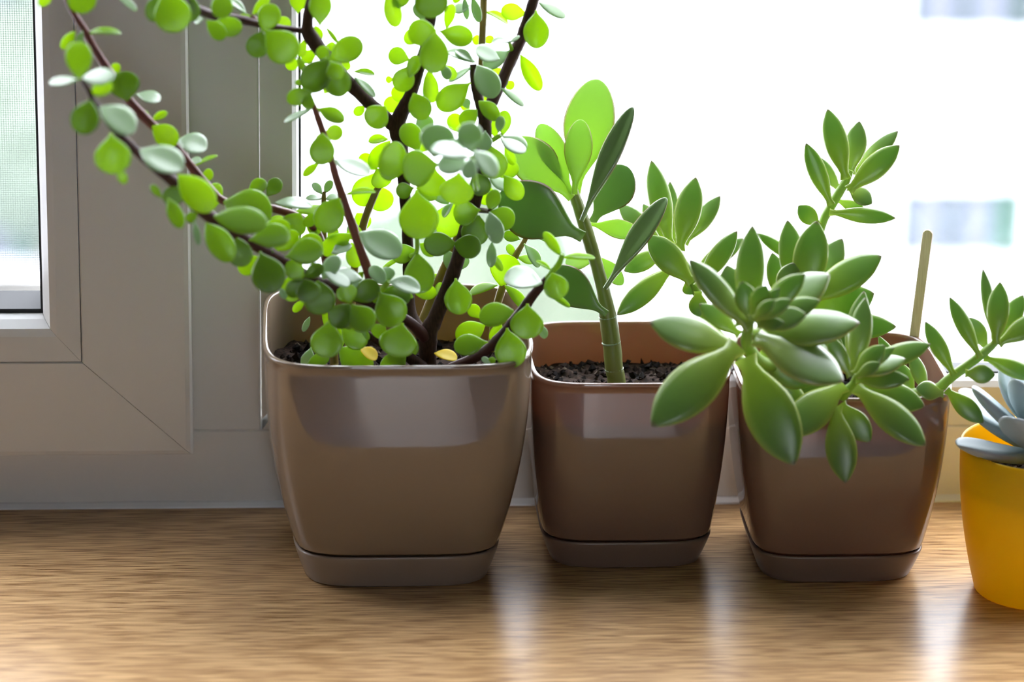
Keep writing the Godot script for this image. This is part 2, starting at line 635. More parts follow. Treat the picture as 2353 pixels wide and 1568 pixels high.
	for i in 121:
		var px := xl + 0.01 + (xr - xl - 0.02) * i / 120.0
		var r := 0.0032 + 0.0005 * noise.get_noise_1d(i * 0.37)
		var ring := PackedVector3Array()
		for q in [[-0.001, -0.0005], [r, -0.0002], [r * 0.62, r * 0.30], [r * 0.30, r * 0.62], [0.0, r], [-0.001, r]]:
			ring.append(Vector3(px, q[1], q[0]))
		rings.append(ring)
	skin(st, rings)
	put("sealant", done(st), M.white_silicone, w)


# ---------------------------------------------------------------- outside

func build_outside():
	struct("ground", box_mesh(Vector3(-120, -27, -160), Vector3(120, -26, -1.0)), M.paving, "bright paved yard far below the window")
	var b := thing("apartment_building", Vector3(0, -26, -60), "blurred white apartment building across the yard with green shutters", "building")
	var cols := [-19.6, -6.9, 11.35, 17.2, 23.0]
	var rows := [3.2, 7.55, 11.9, 16.25, 20.6, 24.9]
	var wide := 2.55
	var tall := 1.55
	var st := surf()
	var xa := -40.0
	for c in cols + [45.0]:               # piers between the window columns
		box(st, Vector3(xa, 0, -1.0), Vector3(c, 30, 0))
		xa = c + wide
	for c in cols:
		var ya := 0.0
		for r in rows + [30.0]:
			box(st, Vector3(c, ya, -1.0), Vector3(c + wide, r, 0))
			ya = r + tall
	put("wall", done(st), M.render_white, b)
	put("roof", box_mesh(Vector3(-41, 30, -12), Vector3(46, 30.6, 0.8)), M.render_white, b)
	for c in cols:
		for r in rows:
			var o := put("window", box_mesh(Vector3(c, r, -0.42), Vector3(c + wide, r + tall, -0.36)), M.curtain_white, b)
			for s in 3:
				var q: float = [0.12, 1.06, 1.98][s]
				put("shutter", box_mesh(Vector3(c + q, r + 0.03, -0.32), Vector3(c + q + [0.24, 0.24, 0.42][s], r + tall - 0.03, -0.24), 0.01), M.green_shutter if s == 2 and r < 9.0 else M.grey_shutter, o)
	var spots := [[3.0, 9.4, -50.0, 2.5, "pale green leafy tree crown seen blurred behind the elephant bush"], [5.9, 8.9, -46.0, 1.9, "pale green tree seen blurred behind the lower leaves of the jade plant"], [-3.7, 12.8, -52.0, 1.6, "pale green tree seen blurred through the insect screen"]]
	for i in spots.size():
		var s: Array = spots[i]
		var t := thing("tree", Vector3(s[0], -26, s[2]), s[4], "tree", "trees outside the window")
		var trunk := surf()
		tube(trunk, [Vector4(0, 0, 0, 0.25), Vector4(0.1, s[1] * 0.4, 0, 0.2), Vector4(0, s[1], 0, 0.1)], 8)
		put("trunk", done(trunk), M.tree_bark, t)
		put("crown", crown(s[3], s[1], i), M.lighter_foliage if i == 2 else M.pale_foliage, t)


func crown(r: float, h: float, sd: int) -> ArrayMesh:
	var st := surf()
	var rings: Array = []
	for i in 25:
		var v := PI * (0.02 + 0.96 * i / 24.0)
		var ring := PackedVector3Array()
		for j in 40:
			var a := TAU * j / 40.0
			var d := Vector3(sin(v) * cos(a), cos(v), sin(v) * sin(a))
			var k := 1.0 + 0.35 * noise.get_noise_3dv(d * 2.2 + Vector3(sd * 10.0, 0, 0)) + 0.18 * noise.get_noise_3dv(d * 7.0)
			ring.append(Vector3(0, h - r * 0.2, 0) + d * r * k * Vector3(1, 1.15, 1))
		rings.append(ring)
	skin(st, rings)
	cap(st, rings[0])
	cap(st, rings[-1], true)
	return done(st)


# ---------------------------------------------------------------- pots

func pot_width(h: float, top: float, foot: float, w_top: float, w_foot: float) -> float:
	var u := clampf((top - h) / (top - foot), 0.0, 1.0)
	return w_top - (w_top - w_foot) * pow(u, 2.2)


# square pot with rounded corners and the saucer that carries on its shape; sizes in metres
func square_pot(o: Node3D, top: float, w_top: float, gap: float, w_gap: float, w_base: float, soil_y: float, body: Material, dish: Material, sd: int):
	var st := surf()
	var rings: Array = []
	var wall := 0.0019
	rings.append(ring_at(gap - 0.010, w_gap / 2 - 0.006))
	rings.append(ring_at(gap - 0.0012, w_gap / 2 - 0.0035))
	rings.append(ring_at(gap + 0.0002, w_gap / 2 - 0.0012))
	rings.append(ring_at(gap + 0.0008, w_gap / 2))
	for i in 26:
		var h := gap + 0.0012 + (top - 0.0036 - gap) * i / 25.0
		rings.append(ring_at(h, pot_width(h, top, gap, w_top, w_gap) / 2))
	rings.append(ring_at(top - 0.0022, w_top / 2 + 0.00035))      # the lip
	rings.append(ring_at(top - 0.0006, w_top / 2 + 0.0004))
	rings.append(ring_at(top - 0.0001, w_top / 2 + 0.0001))
	rings.append(ring_at(top, w_top / 2 - 0.0006))
	rings.append(ring_at(top - 0.0001, w_top / 2 - wall + 0.0003))
	rings.append(ring_at(top - 0.0007, w_top / 2 - wall))
	for i in 14:
		var h := top - 0.002 - (top - soil_y + 0.012) * i / 13.0
		rings.append(ring_at(h, pot_width(h, top, gap, w_top, w_gap) / 2 - wall))
	skin(st, rings)
	cap(st, rings[0])
	cap(st, rings[-1], true)
	put("pot", done(st), body, o)
	st = surf()
	rings = []
	rings.append(ring_at(0.0002, w_base / 2 - 0.0022, 4.6))
	rings.append(ring_at(0.0002, w_base / 2 - 0.0012, 4.6))
	rings.append(ring_at(0.0009, w_base / 2, 4.6))
	for i in 8:
		var u := i / 7.0
		rings.append(ring_at(0.0014 + (gap - 0.0030) * u, (w_base + (w_gap + 0.0004 - w_base) * pow(u, 0.85)) / 2, 4.6 + 0.4 * u))
	rings.append(ring_at(gap - 0.0009, w_gap / 2 + 0.0001))
	rings.append(ring_at(gap - 0.0006, w_gap / 2 - 0.0006))
	rings.append(ring_at(gap - 0.0008, w_gap / 2 - 0.0014))
	rings.append(ring_at(gap - 0.0030, w_gap / 2 - 0.0019))
	rings.append(ring_at(gap - 0.0090, w_gap / 2 - 0.0040))
	skin(st, rings)
	cap(st, rings[0])
	cap(st, rings[-1], true)
	put("saucer", done(st), dish, o)
	soil(o, soil_y, pot_width(soil_y, top, gap, w_top, w_gap) / 2 - wall - 0.0003, 5.0, sd)


func soil_height(p: Vector2, sd: int) -> float:
	return 0.0030 * noise.get_noise_2d(p.x * 55.0 + sd * 31.0, p.y * 55.0) + 0.0016 * noise.get_noise_2d(p.x * 190.0, p.y * 190.0 + sd * 7.0)


func soil(o: Node3D, y: float, half: float, n: float, sd: int):
	var st := surf()
	var rings: Array = []
	for i in range(16, 0, -1):
		var f := i / 16.0
		var ring := ring_at(y, half * f, lerpf(2.4, n, f))
		for j in ring.size():
			ring[j].y = y + soil_height(Vector2(ring[j].x, ring[j].z), sd)
		rings.append(ring)
	skin(st, rings)
	cap(st, rings[-1], true)
	put("soil", done(st), M.soil, o)
	for kind in [["soil_crumb", 330, 0.0007, 0.0024], ["soil_crumb_dark", 260, 0.0007, 0.0026], ["soil_crumb_pale", 120, 0.0005, 0.0016]]:
		st = surf()
		for i in kind[1]:
			var p := Vector2(rng.randf_range(-1, 1), rng.randf_range(-1, 1)) * half * 0.95
			if pow(absf(p.x / half), n) + pow(absf(p.y / half), n) > 0.85:
				continue
			var r := lerpf(kind[2], kind[3], pow(rng.randf(), 2.2))
			crumb(st, Vector3(p.x, y + soil_height(p, sd) + r * 0.35, p.y), r)
		tag(put("soil_crumbs", done(st), M[kind[0]], o), "", "", "", "stuff")
	st = surf()
	for i in 9:                                    # bits of twig and bark
		var p := Vector2(rng.randf_range(-0.8, 0.8), rng.randf_range(-0.8, 0.8)) * half
		var a := rng.randf() * TAU
		var d := Vector3(cos(a), rng.randf_range(0.0, 0.6), sin(a)) * rng.randf_range(0.003, 0.009)
		var c := Vector3(p.x, y + soil_height(p, sd) + 0.0006, p.y)
		tube(st, [Vector4(c.x, c.y, c.z, 0.0005), Vector4(c.x + d.x * 0.5, c.y + d.y * 0.5 + 0.0004, c.z + d.z * 0.5, 0.0006), Vector4(c.x + d.x, c.y + d.y, c.z + d.z, 0.0003)], 5)
	tag(put("bark_bits", done(st), M.soil_crumb, o), "", "", "", "stuff")


func crumb(st: SurfaceTool, c: Vector3, r: float):
	var v: Array[Vector3] = []
	for d in [Vector3(1, 0, 0), Vector3(-1, 0, 0), Vector3(0, 1, 0), Vector3(0, -1, 0), Vector3(0, 0, 1), Vector3(0, 0, -1)]:
		v.append(c + Vector3(d + Vector3(rng.randf_range(-0.4, 0.4), rng.randf_range(-0.4, 0.4), rng.randf_range(-0.4, 0.4))) * r * rng.randf_range(0.7, 1.2))
	st.set_smooth_group(-1)
	for f in [[2, 0, 4], [2, 4, 1], [2, 1, 5], [2, 5, 0], [3, 4, 0], [3, 1, 4], [3, 5, 1], [3, 0, 5]]:
		quad_tri(st, v[f[0]], v[f[1]], v[f[2]], c)


func quad_tri(st: SurfaceTool, a: Vector3, b: Vector3, c: Vector3, inside: Vector3):
	if (b - a).cross(c - a).dot(a - inside) > 0.0:
		tri(st, a, c, b)
	else:
		tri(st, a, b, c)


var pot_nodes := {}


func build_pots():
	var a := thing("potted_elephant_bush", Vector3(-0.0480, 0, 0.0666), "large taupe square pot at left with a tall elephant bush of small round green leaves", "potted plant", "potted succulents on the window sill")
	square_pot(a, 0.121, 0.130, 0.0185, 0.1014, 0.0921, 0.0915, M.taupe_plastic, M.saucer_plastic, 1)
	pot_nodes.bush = a
	var b := thing("potted_jade_plant", Vector3(0.0672, 0, 0.0525), "brown square pot in the middle with a jade plant on one thick green stem", "potted plant", "potted succulents on the window sill")
	square_pot(b, 0.1012, 0.0985, 0.0163, 0.0854, 0.0765, 0.0795, M.cocoa_plastic, M.saucer_cocoa, 2)
	pot_nodes.jade = b
	var c := thing("potted_stonecrop", Vector3(0.1703, 0, 0.0737), "brown square pot beside the yellow pot, with sprawling stonecrop rosettes hanging over its rim", "potted plant", "potted succulents on the window sill")
	square_pot(c, 0.1012, 0.1034, 0.0163, 0.0854, 0.0765, 0.0780, M.cocoa_plastic, M.saucer_cocoa, 3)
	pot_nodes.stonecrop = c
	var d := thing("potted_echeveria", Vector3(0.2644, 0, 0.1226), "round yellow pot cut by the right edge, holding a pale blue rosette succulent", "potted plant", "potted succulents on the window sill")
	var st := surf()
	var rings: Array = []
	var top := 0.0766
	for q in [[0.0002, 0.0270], [0.0002, 0.0282], [0.0012, 0.0292]]:
		rings.append(ring_at(q[0], q[1], 2.0))
	for i in 24:
		var u := i / 23.0
		rings.append(ring_at(0.002 + (top - 0.0045) * u, 0.0293 + 0.0105 * (1.0 - pow(1.0 - u, 1.9)), 2.0))
	for q in [[top - 0.0010, 0.0399], [top - 0.0002, 0.0397], [top, 0.0393], [top - 0.0002, 0.0388], [top - 0.001, 0.0385]]:
		rings.append(ring_at(q[0], q[1], 2.0))
	for i in 10:
		rings.append(ring_at(top - 0.002 - 0.0023 * i, 0.0384 - 0.0005 * i * i / 10.0, 2.0))
	skin(st, rings)
	cap(st, rings[0])
	cap(st, rings[-1], true)
	put("pot", done(st), M.yellow_plastic, d)
	soil(d, 0.0565, 0.0372, 2.0, 4)
	pot_nodes.echeveria = d


# ---------------------------------------------------------------- plants

# half width of a spatula-shaped leaf: widest at t0, a round end beyond it, tapering to the foot with the power p
func blade(t: float, t0: float, p: float) -> float:
	if t > t0:
		return 0.5 * sqrt(maxf(0.0, 1.0 - pow((t - t0) / (1.0 - t0), 2.0)))
	return 0.5 * pow(sin(PI / 2 * t / t0), p)


# one leaf shape in its own axes: along y from 0 to 1, across x, the upper face towards z
func leaf_shape(kind: String, bend: float, fold: float) -> ArrayMesh:
	var key := "%s %.2f %.2f" % [kind, bend, fold]
	if leaf_mesh.has(key):
		return leaf_mesh[key]
	var st := surf()
	var steps := 18
	var sides := 14
	var rings: Array = []
	var tints: Array = []
	for i in steps + 1:
		var t := i / float(steps)
		t = t * (1.6 - 0.6 * t) if kind == "sedum" else 0.5 - 0.5 * cos(PI * (0.06 + 0.94 * t)) if i > 0 else 0.0
		var w := 0.0
		var th := 0.0
		if kind == "round":
			w = blade(t, 0.56, 0.80)
			w = maxf(w, 0.05 * (1.0 - smoothstep(0.0, 0.3, t)))
			th = 0.034 * pow(maxf(0.0, 1.0 - pow(2.0 * t - 1.0, 4.0)), 0.6) + 0.014 * (1.0 - t)
		elif kind == "drop":
			w = blade(t, 0.58, 1.20)
			w = maxf(w, 0.045 * (1.0 - smoothstep(0.0, 0.35, t)))
			th = 0.034 * pow(maxf(0.0, 1.0 - pow(2.0 * t - 1.0, 4.0)), 0.6) + 0.014 * (1.0 - t)
		elif kind == "jade" or kind == "jade_dark":
			w = 0.5 * pow(maxf(0.0, sin(PI * pow(t, 1.30))), 0.52) * smoothstep(-0.25, 0.62, t)
			w = maxf(w, 0.10 * (1.0 - smoothstep(0.1, 0.5, t)))
			th = 0.020 * pow(maxf(0.0, 1.0 - pow(2.0 * t - 1.0, 4.0)), 0.5) + 0.014 * (1.0 - t)
		elif kind == "sedum":
			w = 0.5 * pow(maxf(0.0, sin(PI * pow(t, 1.12))), 0.66) * smoothstep(-0.8, 0.5, t) * (1.0 - 0.18 * smoothstep(0.8, 1.0, t))
			w = maxf(w, 0.24 * (1.0 - smoothstep(0.0, 0.25, t)))
			th = 0.10 * pow(maxf(0.0, sin(PI * pow(t, 0.85))), 0.6) + 0.035 * (1.0 - smoothstep(0.0, 0.25, t))
		else:
			w = 0.5 * pow(maxf(0.0, sin(PI * pow(t, 1.35))), 0.55) * smoothstep(-0.5, 0.6, t)
			w = maxf(w, 0.28 * (1.0 - smoothstep(0.0, 0.5, t)))
			th = 0.05 * pow(maxf(0.0, 1.0 - pow(2.0 * t - 1.0, 4.0)), 0.6) + 0.04 * (1.0 - t)
		if i == steps:
			w = 0.004
			th = 0.002
		var ring := PackedVector3Array()
		var cols := PackedColorArray()
		for j in sides:
			var a := TAU * j / sides
			var x := cos(a) * w
			var s := sin(a)
			var lift := th * signf(s) * pow(absf(s), 0.8)
			if kind == "sedum" and s > 0.0:
				lift *= 0.55
			var z := lift + fold * absf(x) * smoothstep(0.0, 0.3, t) - bend * (t * t - t * 0.15)
			ring.append(Vector3(x, t - 0.25 * absf(bend) * t * t * t, z))
			cols.append(leaf_tint(kind, t, absf(cos(a)), s))
		rings.append(ring)
		tints.append(cols)
	for i in steps:
		for j in sides:
			var k := (j + 1) % sides
			for e in [[i, j], [i + 1, k], [i + 1, j], [i, j], [i, k], [i + 1, k]]:
				st.set_color(tints[e[0]][e[1]])
				st.set_smooth_group(0)
				st.add_vertex(rings[e[0]][e[1]])
	var mesh := done(st)
	leaf_mesh[key] = mesh
	return mesh


func leaf_tint(kind: String, t: float, edge: float, s: float) -> Color:
	var c := Color.WHITE
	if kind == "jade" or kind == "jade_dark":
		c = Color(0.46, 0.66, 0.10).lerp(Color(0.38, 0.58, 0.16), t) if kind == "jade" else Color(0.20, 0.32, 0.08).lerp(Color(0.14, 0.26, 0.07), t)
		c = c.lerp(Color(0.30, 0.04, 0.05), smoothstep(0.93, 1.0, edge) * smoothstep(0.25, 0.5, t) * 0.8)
	elif kind == "sedum":
		c = Color(0.38, 0.52, 0.08).lerp(Color(0.20, 0.35, 0.08), smoothstep(0.1, 0.8, t))
		c = c.lerp(Color(0.55, 0.55, 0.10), smoothstep(0.85, 1.0, edge) * 0.6)
		c = c.lerp(Color(0.26, 0.15, 0.13), smoothstep(0.94, 1.0, t) * 0.8)
	elif kind == "echeveria":
		c = Color(0.33, 0.43, 0.44).lerp(Color(0.42, 0.50, 0.52), t)
		c = c.lerp(Color(0.42, 0.34, 0.36), smoothstep(0.93, 1.0, edge) * smoothstep(0.3, 0.6, t) * 0.5)
	return c


# start a stem; the points are Vector4(pixel x, pixel y, depth z, radius in pixels)
func stem(called: String, pts: Array, material: Material, knots := 0.06) -> MeshInstance3D:
	branch_path = []
	for q in pts:
		var p := at(q.x, q.y, q.z) - thing_at
		branch_path.append(Vector4(p.x, p.y, p.z, mm(q.w, q.z)))
	var st := surf()
	tube(st, branch_path, 14, knots)
	branch_node = put(called, done(st), material, thing_node)
	return branch_node


func depth_near(px: float, py: float) -> float:     # depth of the stem where it passes nearest to that point
	var best := 1e9
	var z := 0.08
	for i in branch_path.size() - 1:
		for s in 9:
			var q: Vector4 = branch_path[i].lerp(branch_path[i + 1], s / 8.0)
			var p := thing_at + Vector3(q.x, q.y, q.z)
			var v := p - EYE
			var d := v.dot(AHEAD)
			var x := 1176.5 + FOCAL * v.dot(RIGHT) / d - px
			var y := 784.0 + FOCAL * v.dot(DOWN) / d - py
			if x * x + y * y < best:
				best = x * x + y * y
				z = p.z
	return z


# a leaf of the current stem: base and tip in pixels, apparent width, upward turn of its face in degrees, how far the tip leans to the eye
func lf(bx: float, by: float, tx: float, ty: float, wide: float, up := 0.0, lean := 0.0, m := 0, dz := 0.0, kind := "", bend := 99.0, fold := 99.0):
	var k := kind
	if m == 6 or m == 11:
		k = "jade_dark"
	if (m == 2 or m == 8) and up > 9.0:
		up = minf(up * 1.1 + 14.0, 72.0)
	if k == "":
		k = "drop" if (int(bx + ty) % 3) == 0 else "round"
	var bd: float = bend if bend < 90.0 else [0.06, 0.14, -0.05, 0.20, 0.10][int(bx + by + tx) % 5]
	var fo: float = fold if fold < 90.0 else [0.08, 0.22, 0.03, 0.14][int(by + ty) % 4]
	var z := depth_near(bx, by) + dz
	var b := at(bx, by, z)
	var s := (b - EYE).dot(AHEAD) / FOCAL
	var flat := (RIGHT * (tx - bx) + DOWN * (ty - by)) * s * 1.04
	var to_eye := -ray(bx, by).normalized()
	var axis := flat + to_eye * flat.length() * lean
	var size := axis.length()
	axis /= size
	var face := to_eye * cos(deg_to_rad(up)) + Vector3(0, 1, 0.12).normalized() * sin(deg_to_rad(up))
	var n := (face - axis * face.dot(axis)).normalized()
	var across := axis.cross(n).normalized()
	# the width as it shows, seen across the leaf's line in the picture
	var line := flat.normalized()
	var seen := across - to_eye * across.dot(to_eye)
	seen -= line * seen.dot(line)
	var w := wide * (1.08 if m < 4 or m == 10 else 1.0) * s / clampf(seen.length(), 0.34, 1.0)
	var o := MeshInstance3D.new()
	o.name = "leaf"
	o.mesh = leaf_shape(k, bd, fo)
	var mats: Array = [M.leaf_green, M.leaf_young, M.leaf_waxy_sheen, M.leaf_deep, M.jade_leaf, M.jade_young, M.jade_dark, M.sedum_leaf, M.sedum_waxy, M.echeveria_leaf, M.leaf_dry, M.jade_sheen]
	o.set_surface_override_material(0, mats[m])
	o.transform = Transform3D(Basis(across * w, axis * size, n * size), b - thing_at)
	branch_node.add_child(o, true)


func v4(x: float, y: float, z: float, r: float) -> Vector4:
	return Vector4(x, y, z, r)


func build_elephant_bush():
	thing_node = pot_nodes.bush
	thing_at = thing_node.position
	# trunk and its low fork
	stem("trunk", [v4(982, 870, 0.075, 22), v4(983, 810, 0.076, 20), v4(985, 765, 0.078, 21), v4(1003, 725, 0.077, 18), v4(1030, 660, 0.076, 17), v4(1052, 595, 0.075, 16), v4(1075, 510, 0.074, 16), v4(1098, 430, 0.073, 17), v4(1108, 350, 0.072, 18), v4(1114, 285, 0.070, 15), v4(1104, 245, 0.068, 11), v4(1092, 200, 0.066, 10), v4(1087, 148, 0.064, 8)], M.bark)
	lf(1104, 482, 1044, 495, 56, 0, 0.1, 0, 0.012)
	lf(1100, 495, 1085, 563, 60, 0, 0.0, 3, 0.006)
	lf(1043, 560, 1104, 572, 52, 0, 0.1, 3, 0.012)
	lf(1047, 560, 975, 562, 52, 0, 0.1, 3, 0.012)
	lf(1125, 486, 1140, 436, 32, 10, 0.0, 0, 0.02)
	lf(1126, 487, 1180, 516, 54, 15, 0.1, 0, 0.022)
	lf(1125, 488, 1145, 556, 40, 30, 0.3, 2, 0.024)
	lf(1131, 555, 1128, 613, 22, 40, 0.2, 2, 0.015)
	lf(1128, 580, 1155, 623, 16, 10, 0.0, 0, 0.016)
	lf(1040, 467, 1016, 498, 17, 40, 0.0, 2, 0.01)
	lf(1058, 462, 1012, 541, 66, 0, -0.1, 1, -0.008)
	lf(1047, 640, 1057, 721, 60, 0, 0.15, 0, 0.02, "drop")
	lf(1104, 733, 1079, 702, 29, 0, 0.0, 1, 0.0)
	lf(1060, 305, 1037, 264, 36, 0, -0.1, 1, -0.01)
	lf(1096, 252, 1060, 286, 38, 15, 0.2, 0, 0.008)
	lf(1140, 318, 1130, 274, 20, 0, 0.0, 1, -0.004)
	lf(1092, 398, 1113, 448, 47, 0, 0.1, 3, 0.016)
	lf(1125, 408, 1174, 434, 30, 45, 0.1, 2, 0.0)
	lf(1150, 408, 1187, 375, 38, 0, -0.1, 1, 0.002)
	lf(1157, 402, 1197, 457, 42, 0, 0.1, 1, 0.004)
	lf(1124, 330, 1140, 409, 62, 5, 0.0, 0, 0.012)
	lf(1097, 150, 1137, 221, 54, 22, 0.2, 2, 0.01)
	lf(1100, 232, 1146, 273, 35, 25, 0.1, 0, 0.012)
	lf(1081, 190, 1008, 248, 56, 0, 0.1, 0, 0.012, "drop")
	lf(1088, 150, 1034, 190, 15, 55, 0.2, 2, 0.0)
	lf(1092, 143, 1033, 112, 24, 45, 0.3, 2, 0.005)
	lf(1088, 145, 1050, 112, 20, 35, 0.1, 2, 0.008)
	lf(1010, 690, 1012, 650, 22, 0, 0.0, 0, 0.0)
	lf(945, 663, 1003, 676, 34, 0, 0.0, 1, 0.004, "round", 0.2)
	lf(1075, 250, 1068, 226, 20, 0, 0.0, 2, 0.0)
	lf(1115, 300, 1112, 346, 34, 20, 0.2, 2, 0.016)
	lf(1105, 210, 1120, 232, 22, 0, 0.0, 1, -0.01)
	lf(1078, 235, 1062, 252, 22, 0, 0.0, 1, -0.012)
	lf(1110, 420, 1120, 470, 40, 0, 0.0, 1, -0.014)
	lf(1030, 470, 1005, 430, 40, 30, 0.0, 2, -0.01)
	stem("twig", [v4(1098, 483, 0.075, 6), v4(1126, 486, 0.095, 6)], M.dark_red_stem)
	stem("twig", [v4(1112, 330, 0.07, 7), v4(1132, 322, 0.078, 6), v4(1152, 310, 0.082, 5)], M.green_stem)
	lf(1145, 307, 1152, 268, 21, 35, 0.1, 2, 0.004)
	lf(1156, 311, 1160, 255, 32, 5, 0.0, 1, -0.004)
	lf(1150, 318, 1204, 352, 28, 60, 0.3, 2, 0.01)
	lf(1154, 312, 1206, 346, 40, 35, 0.1, 2, 0.0)
	lf(1158, 335, 1182, 378, 22, 0, 0.0, 1, -0.006)
	# the purple right shoot of the trunk
	stem("branch", [v4(1112, 295, 0.070, 14), v4(1122, 255, 0.064, 13), v4(1142, 210, 0.060, 14), v4(1163, 165, 0.058, 13), v4(1180, 125, 0.055, 14), v4(1197, 90, 0.053, 13), v4(1212, 45, 0.051, 12), v4(1232, -15, 0.050, 12)], M.dark_red_stem)
	lf(1230, -8, 1262, -60, 44, 5, 0.0, 0)
	lf(1229, -8, 1190, -55, 44, 5, 0.0, 1)
	lf(1212, 32, 1153, 24, 38, 0, 0.0, 1, -0.006)
	lf(1232, 24, 1233, 109, 56, 10, 0.15, 0, 0.012)
	lf(1238, 6, 1300, 36, 25, 45, 0.1, 2, 0.004)
	lf(1196, 126, 1241, 207, 36, 0, 0.0, 1, 0.006, "round", 0.10)
	lf(1152, 203, 1206, 239, 18, 50, 0.1, 2, 0.004)
	lf(1160, 187, 1180, 202, 22, 0, 0.0, 1, -0.004)
	lf(1171, 116, 1113, 152, 38, 35, 0.1, 2, 0.002)
	lf(1130, 160, 1156, 172, 22, 0, 0.0, 1, -0.008)
	stem("twig", [v4(1178, 120, 0.055, 5), v4(1170, 97, 0.060, 4)], M.green_stem)
	lf(1171, 97, 1130, 92, 17, 55, 0.0, 2)
	lf(1170, 98, 1194, 84, 9, 50, 0.0, 2)
	stem("branch", [v4(1104, 262, 0.068, 8), v4(1105, 180, 0.050, 7), v4(1108, 100, 0.045, 8), v4(1112, -15, 0.040, 8)], M.olive_stem)
	lf(1066, -12, 1073, 44, 15, 20, 0.0, 2)
	lf(1084, -12, 1102, 50, 21, 25, 0.0, 2, 0.004)
	lf(1115, 27, 1172, 46, 16, 60, 0.0, 1, 0.0, "round", 0.3)
	lf(1110, 95, 1086, 90, 22, 0, 0.0, 1, -0.004)
	lf(1112, 96, 1134, 87, 18, 0, 0.0, 1, -0.004)
	lf(1148, 136, 1093, 116, 36, 40, 0.2, 2, 0.02)
	lf(1080, 12, 1042, 22, 24, 40, 0.0, 2, 0.0)
	# the middle stem and its fork
	stem("branch", [v4(972, 775, 0.076, 15), v4(945, 720, 0.066, 13), v4(938, 650, 0.060, 12), v4(938, 580, 0.057, 13), v4(934, 500, 0.056, 12), v4(928, 420, 0.056, 14), v4(921, 340, 0.056, 17), v4(912, 288, 0.056, 19), v4(922, 262, 0.058, 17), v4(946, 212, 0.063, 14), v4(962, 160, 0.068, 13), v4(977, 108, 0.074, 13), v4(990, 40, 0.08, 13), v4(996, -20, 0.084, 12)], M.bark)
	lf(946, 383, 873, 362, 86, 0, 0.1, 0, 0.05)
	lf(1008, 378, 926, 392, 80, 0, 0.1, 0, 0.065, "drop")
	lf(1000, 388, 988, 449, 74, 0, 0.1, 1, 0.045)
	lf(1055, 398, 1045, 469, 74, 0, 0.1, 1, 0.06)
	lf(962, 346, 930, 282, 48, 8, 0.0, 0, 0.02)
	lf(960, 350, 985, 310, 40, 0, 0.0, 1, 0.01)
	lf(952, 432, 911, 443, 36, 0, 0.1, 3, 0.03)
	lf(955, 432, 1003, 455, 30, 0, 0.1, 0, 0.03)
	lf(957, 437, 966, 546, 86, 0, 0.15, 1, 0.05, "drop", 0.05, 0.16)
	lf(957, 577, 968, 673, 66, 0, 0.1, 0, 0.035, "drop")
	lf(956, 575, 900, 590, 42, 0, 0.0, 0, 0.012)
	lf(940, 585, 867, 613, 9, 75, 0.0, 1, 0.0, "round", 0.25)
	lf(965, 560, 1000, 585, 30, 20, 0.1, 1, 0.02)
	lf(975, 545, 1000, 525, 22, 40, 0.1, 2, 0.02)
	lf(892, 320, 846, 321, 21, 40, 0.1, 1, 0.0)
	lf(996, -18, 1030, -72, 50, 5, 0.0, 0)
	lf(995, -18, 960, -70, 50, 5, 0.0, 1)
	lf(982, 52, 955, 8, 30, 15, 0.0, 2, -0.01)
	lf(1025, 66, 1040, 8, 24, 0, 0.0, 1, -0.012)
	lf(1003, 70, 938, 78, 58, 0, 0.1, 0, 0.03)
	lf(965, 95, 928, 78, 36, 0, 0.0, 1, 0.0)
	lf(1000, 74, 996, 166, 64, 0, 0.1, 0, 0.035)
	lf(1008, 71, 1087, 90, 48, 0, 0.0, 0, 0.02, "drop")
	lf(943, 138, 893, 122, 40, 0, 0.0, 0, 0.0, "drop")
	lf(940, 178, 959, 129, 30, 15, 0.0, 0, 0.02)
	lf(946, 148, 914, 209, 48, 0, 0.0, 0, 0.008)
	lf(903, 182, 886, 184, 16, 0, 0.0, 1, -0.01)
	lf(938, 205, 900, 223, 36, 0, 0.0, 1, -0.01)
	lf(925, 232, 883, 246, 36, 0, 0.0, 1, -0.012)
	lf(985, 160, 994, 235, 34, 0, 0.0, 1, 0.004)
	lf(985, 165, 976, 225, 16, 25, 0.0, 2, 0.0)
	lf(1018, 150, 1046, 180, 28, 0, 0.0, 1, 0.0)
	lf(1016, 148, 1032, 182, 22, 30, 0.0, 2, 0.004)
	lf(950, 214, 977, 273, 50, 5, 0.1, 0, 0.02)
	lf(962, 260, 984, 301, 40, 25, 0.0, 2, -0.014)
	lf(985, -42, 995, 40, 74, 0, 0.1, 3, 0.05)
	lf(892, -20, 911, 63, 40, 0, 0.0, 1, 0.03)
	lf(948, -20, 904, 13, 32, 0, 0.0, 0, 0.03)
	lf(1026, -10, 1000, 5, 30, 0, 0.0, 1, 0.0)
	lf(1062, -8, 1040, 4, 16, 30, 0.0, 1, 0.0)
	stem("twig", [v4(958, 480, 0.10, 4), v4(958, 540, 0.095, 5), v4(957, 580, 0.092, 5), v4(938, 590, 0.06, 5)], M.green_stem)
	# thick left limb out of the middle fork
	stem("branch", [v4(910, 292, 0.056, 17), v4(885, 270, 0.060, 15), v4(840, 228, 0.068, 15), v4(790, 178, 0.078, 16), v4(745, 125, 0.088, 16), v4(712, 82, 0.097, 17), v4(706, 55, 0.10, 13), v4(712, 15, 0.102, 12), v4(722, -25, 0.103, 12)], M.bark)
	lf(720, -20, 752, -70, 46, 5, 0.0, 0)
	lf(719, -20, 690, -72, 46, 5, 0.0, 0)
	lf(684, 32, 688, -18, 40, 0, 0.0, 1, -0.02)
	lf(735, 62, 737, -18, 50, 0, 0.1, 0, 0.02)
	lf(724, 58, 735, 93, 24, 0, 0.0, 1, -0.01)
	lf(748, 62, 777, 98, 11, 20, 0.0, 0, -0.006, "round", 0.2)
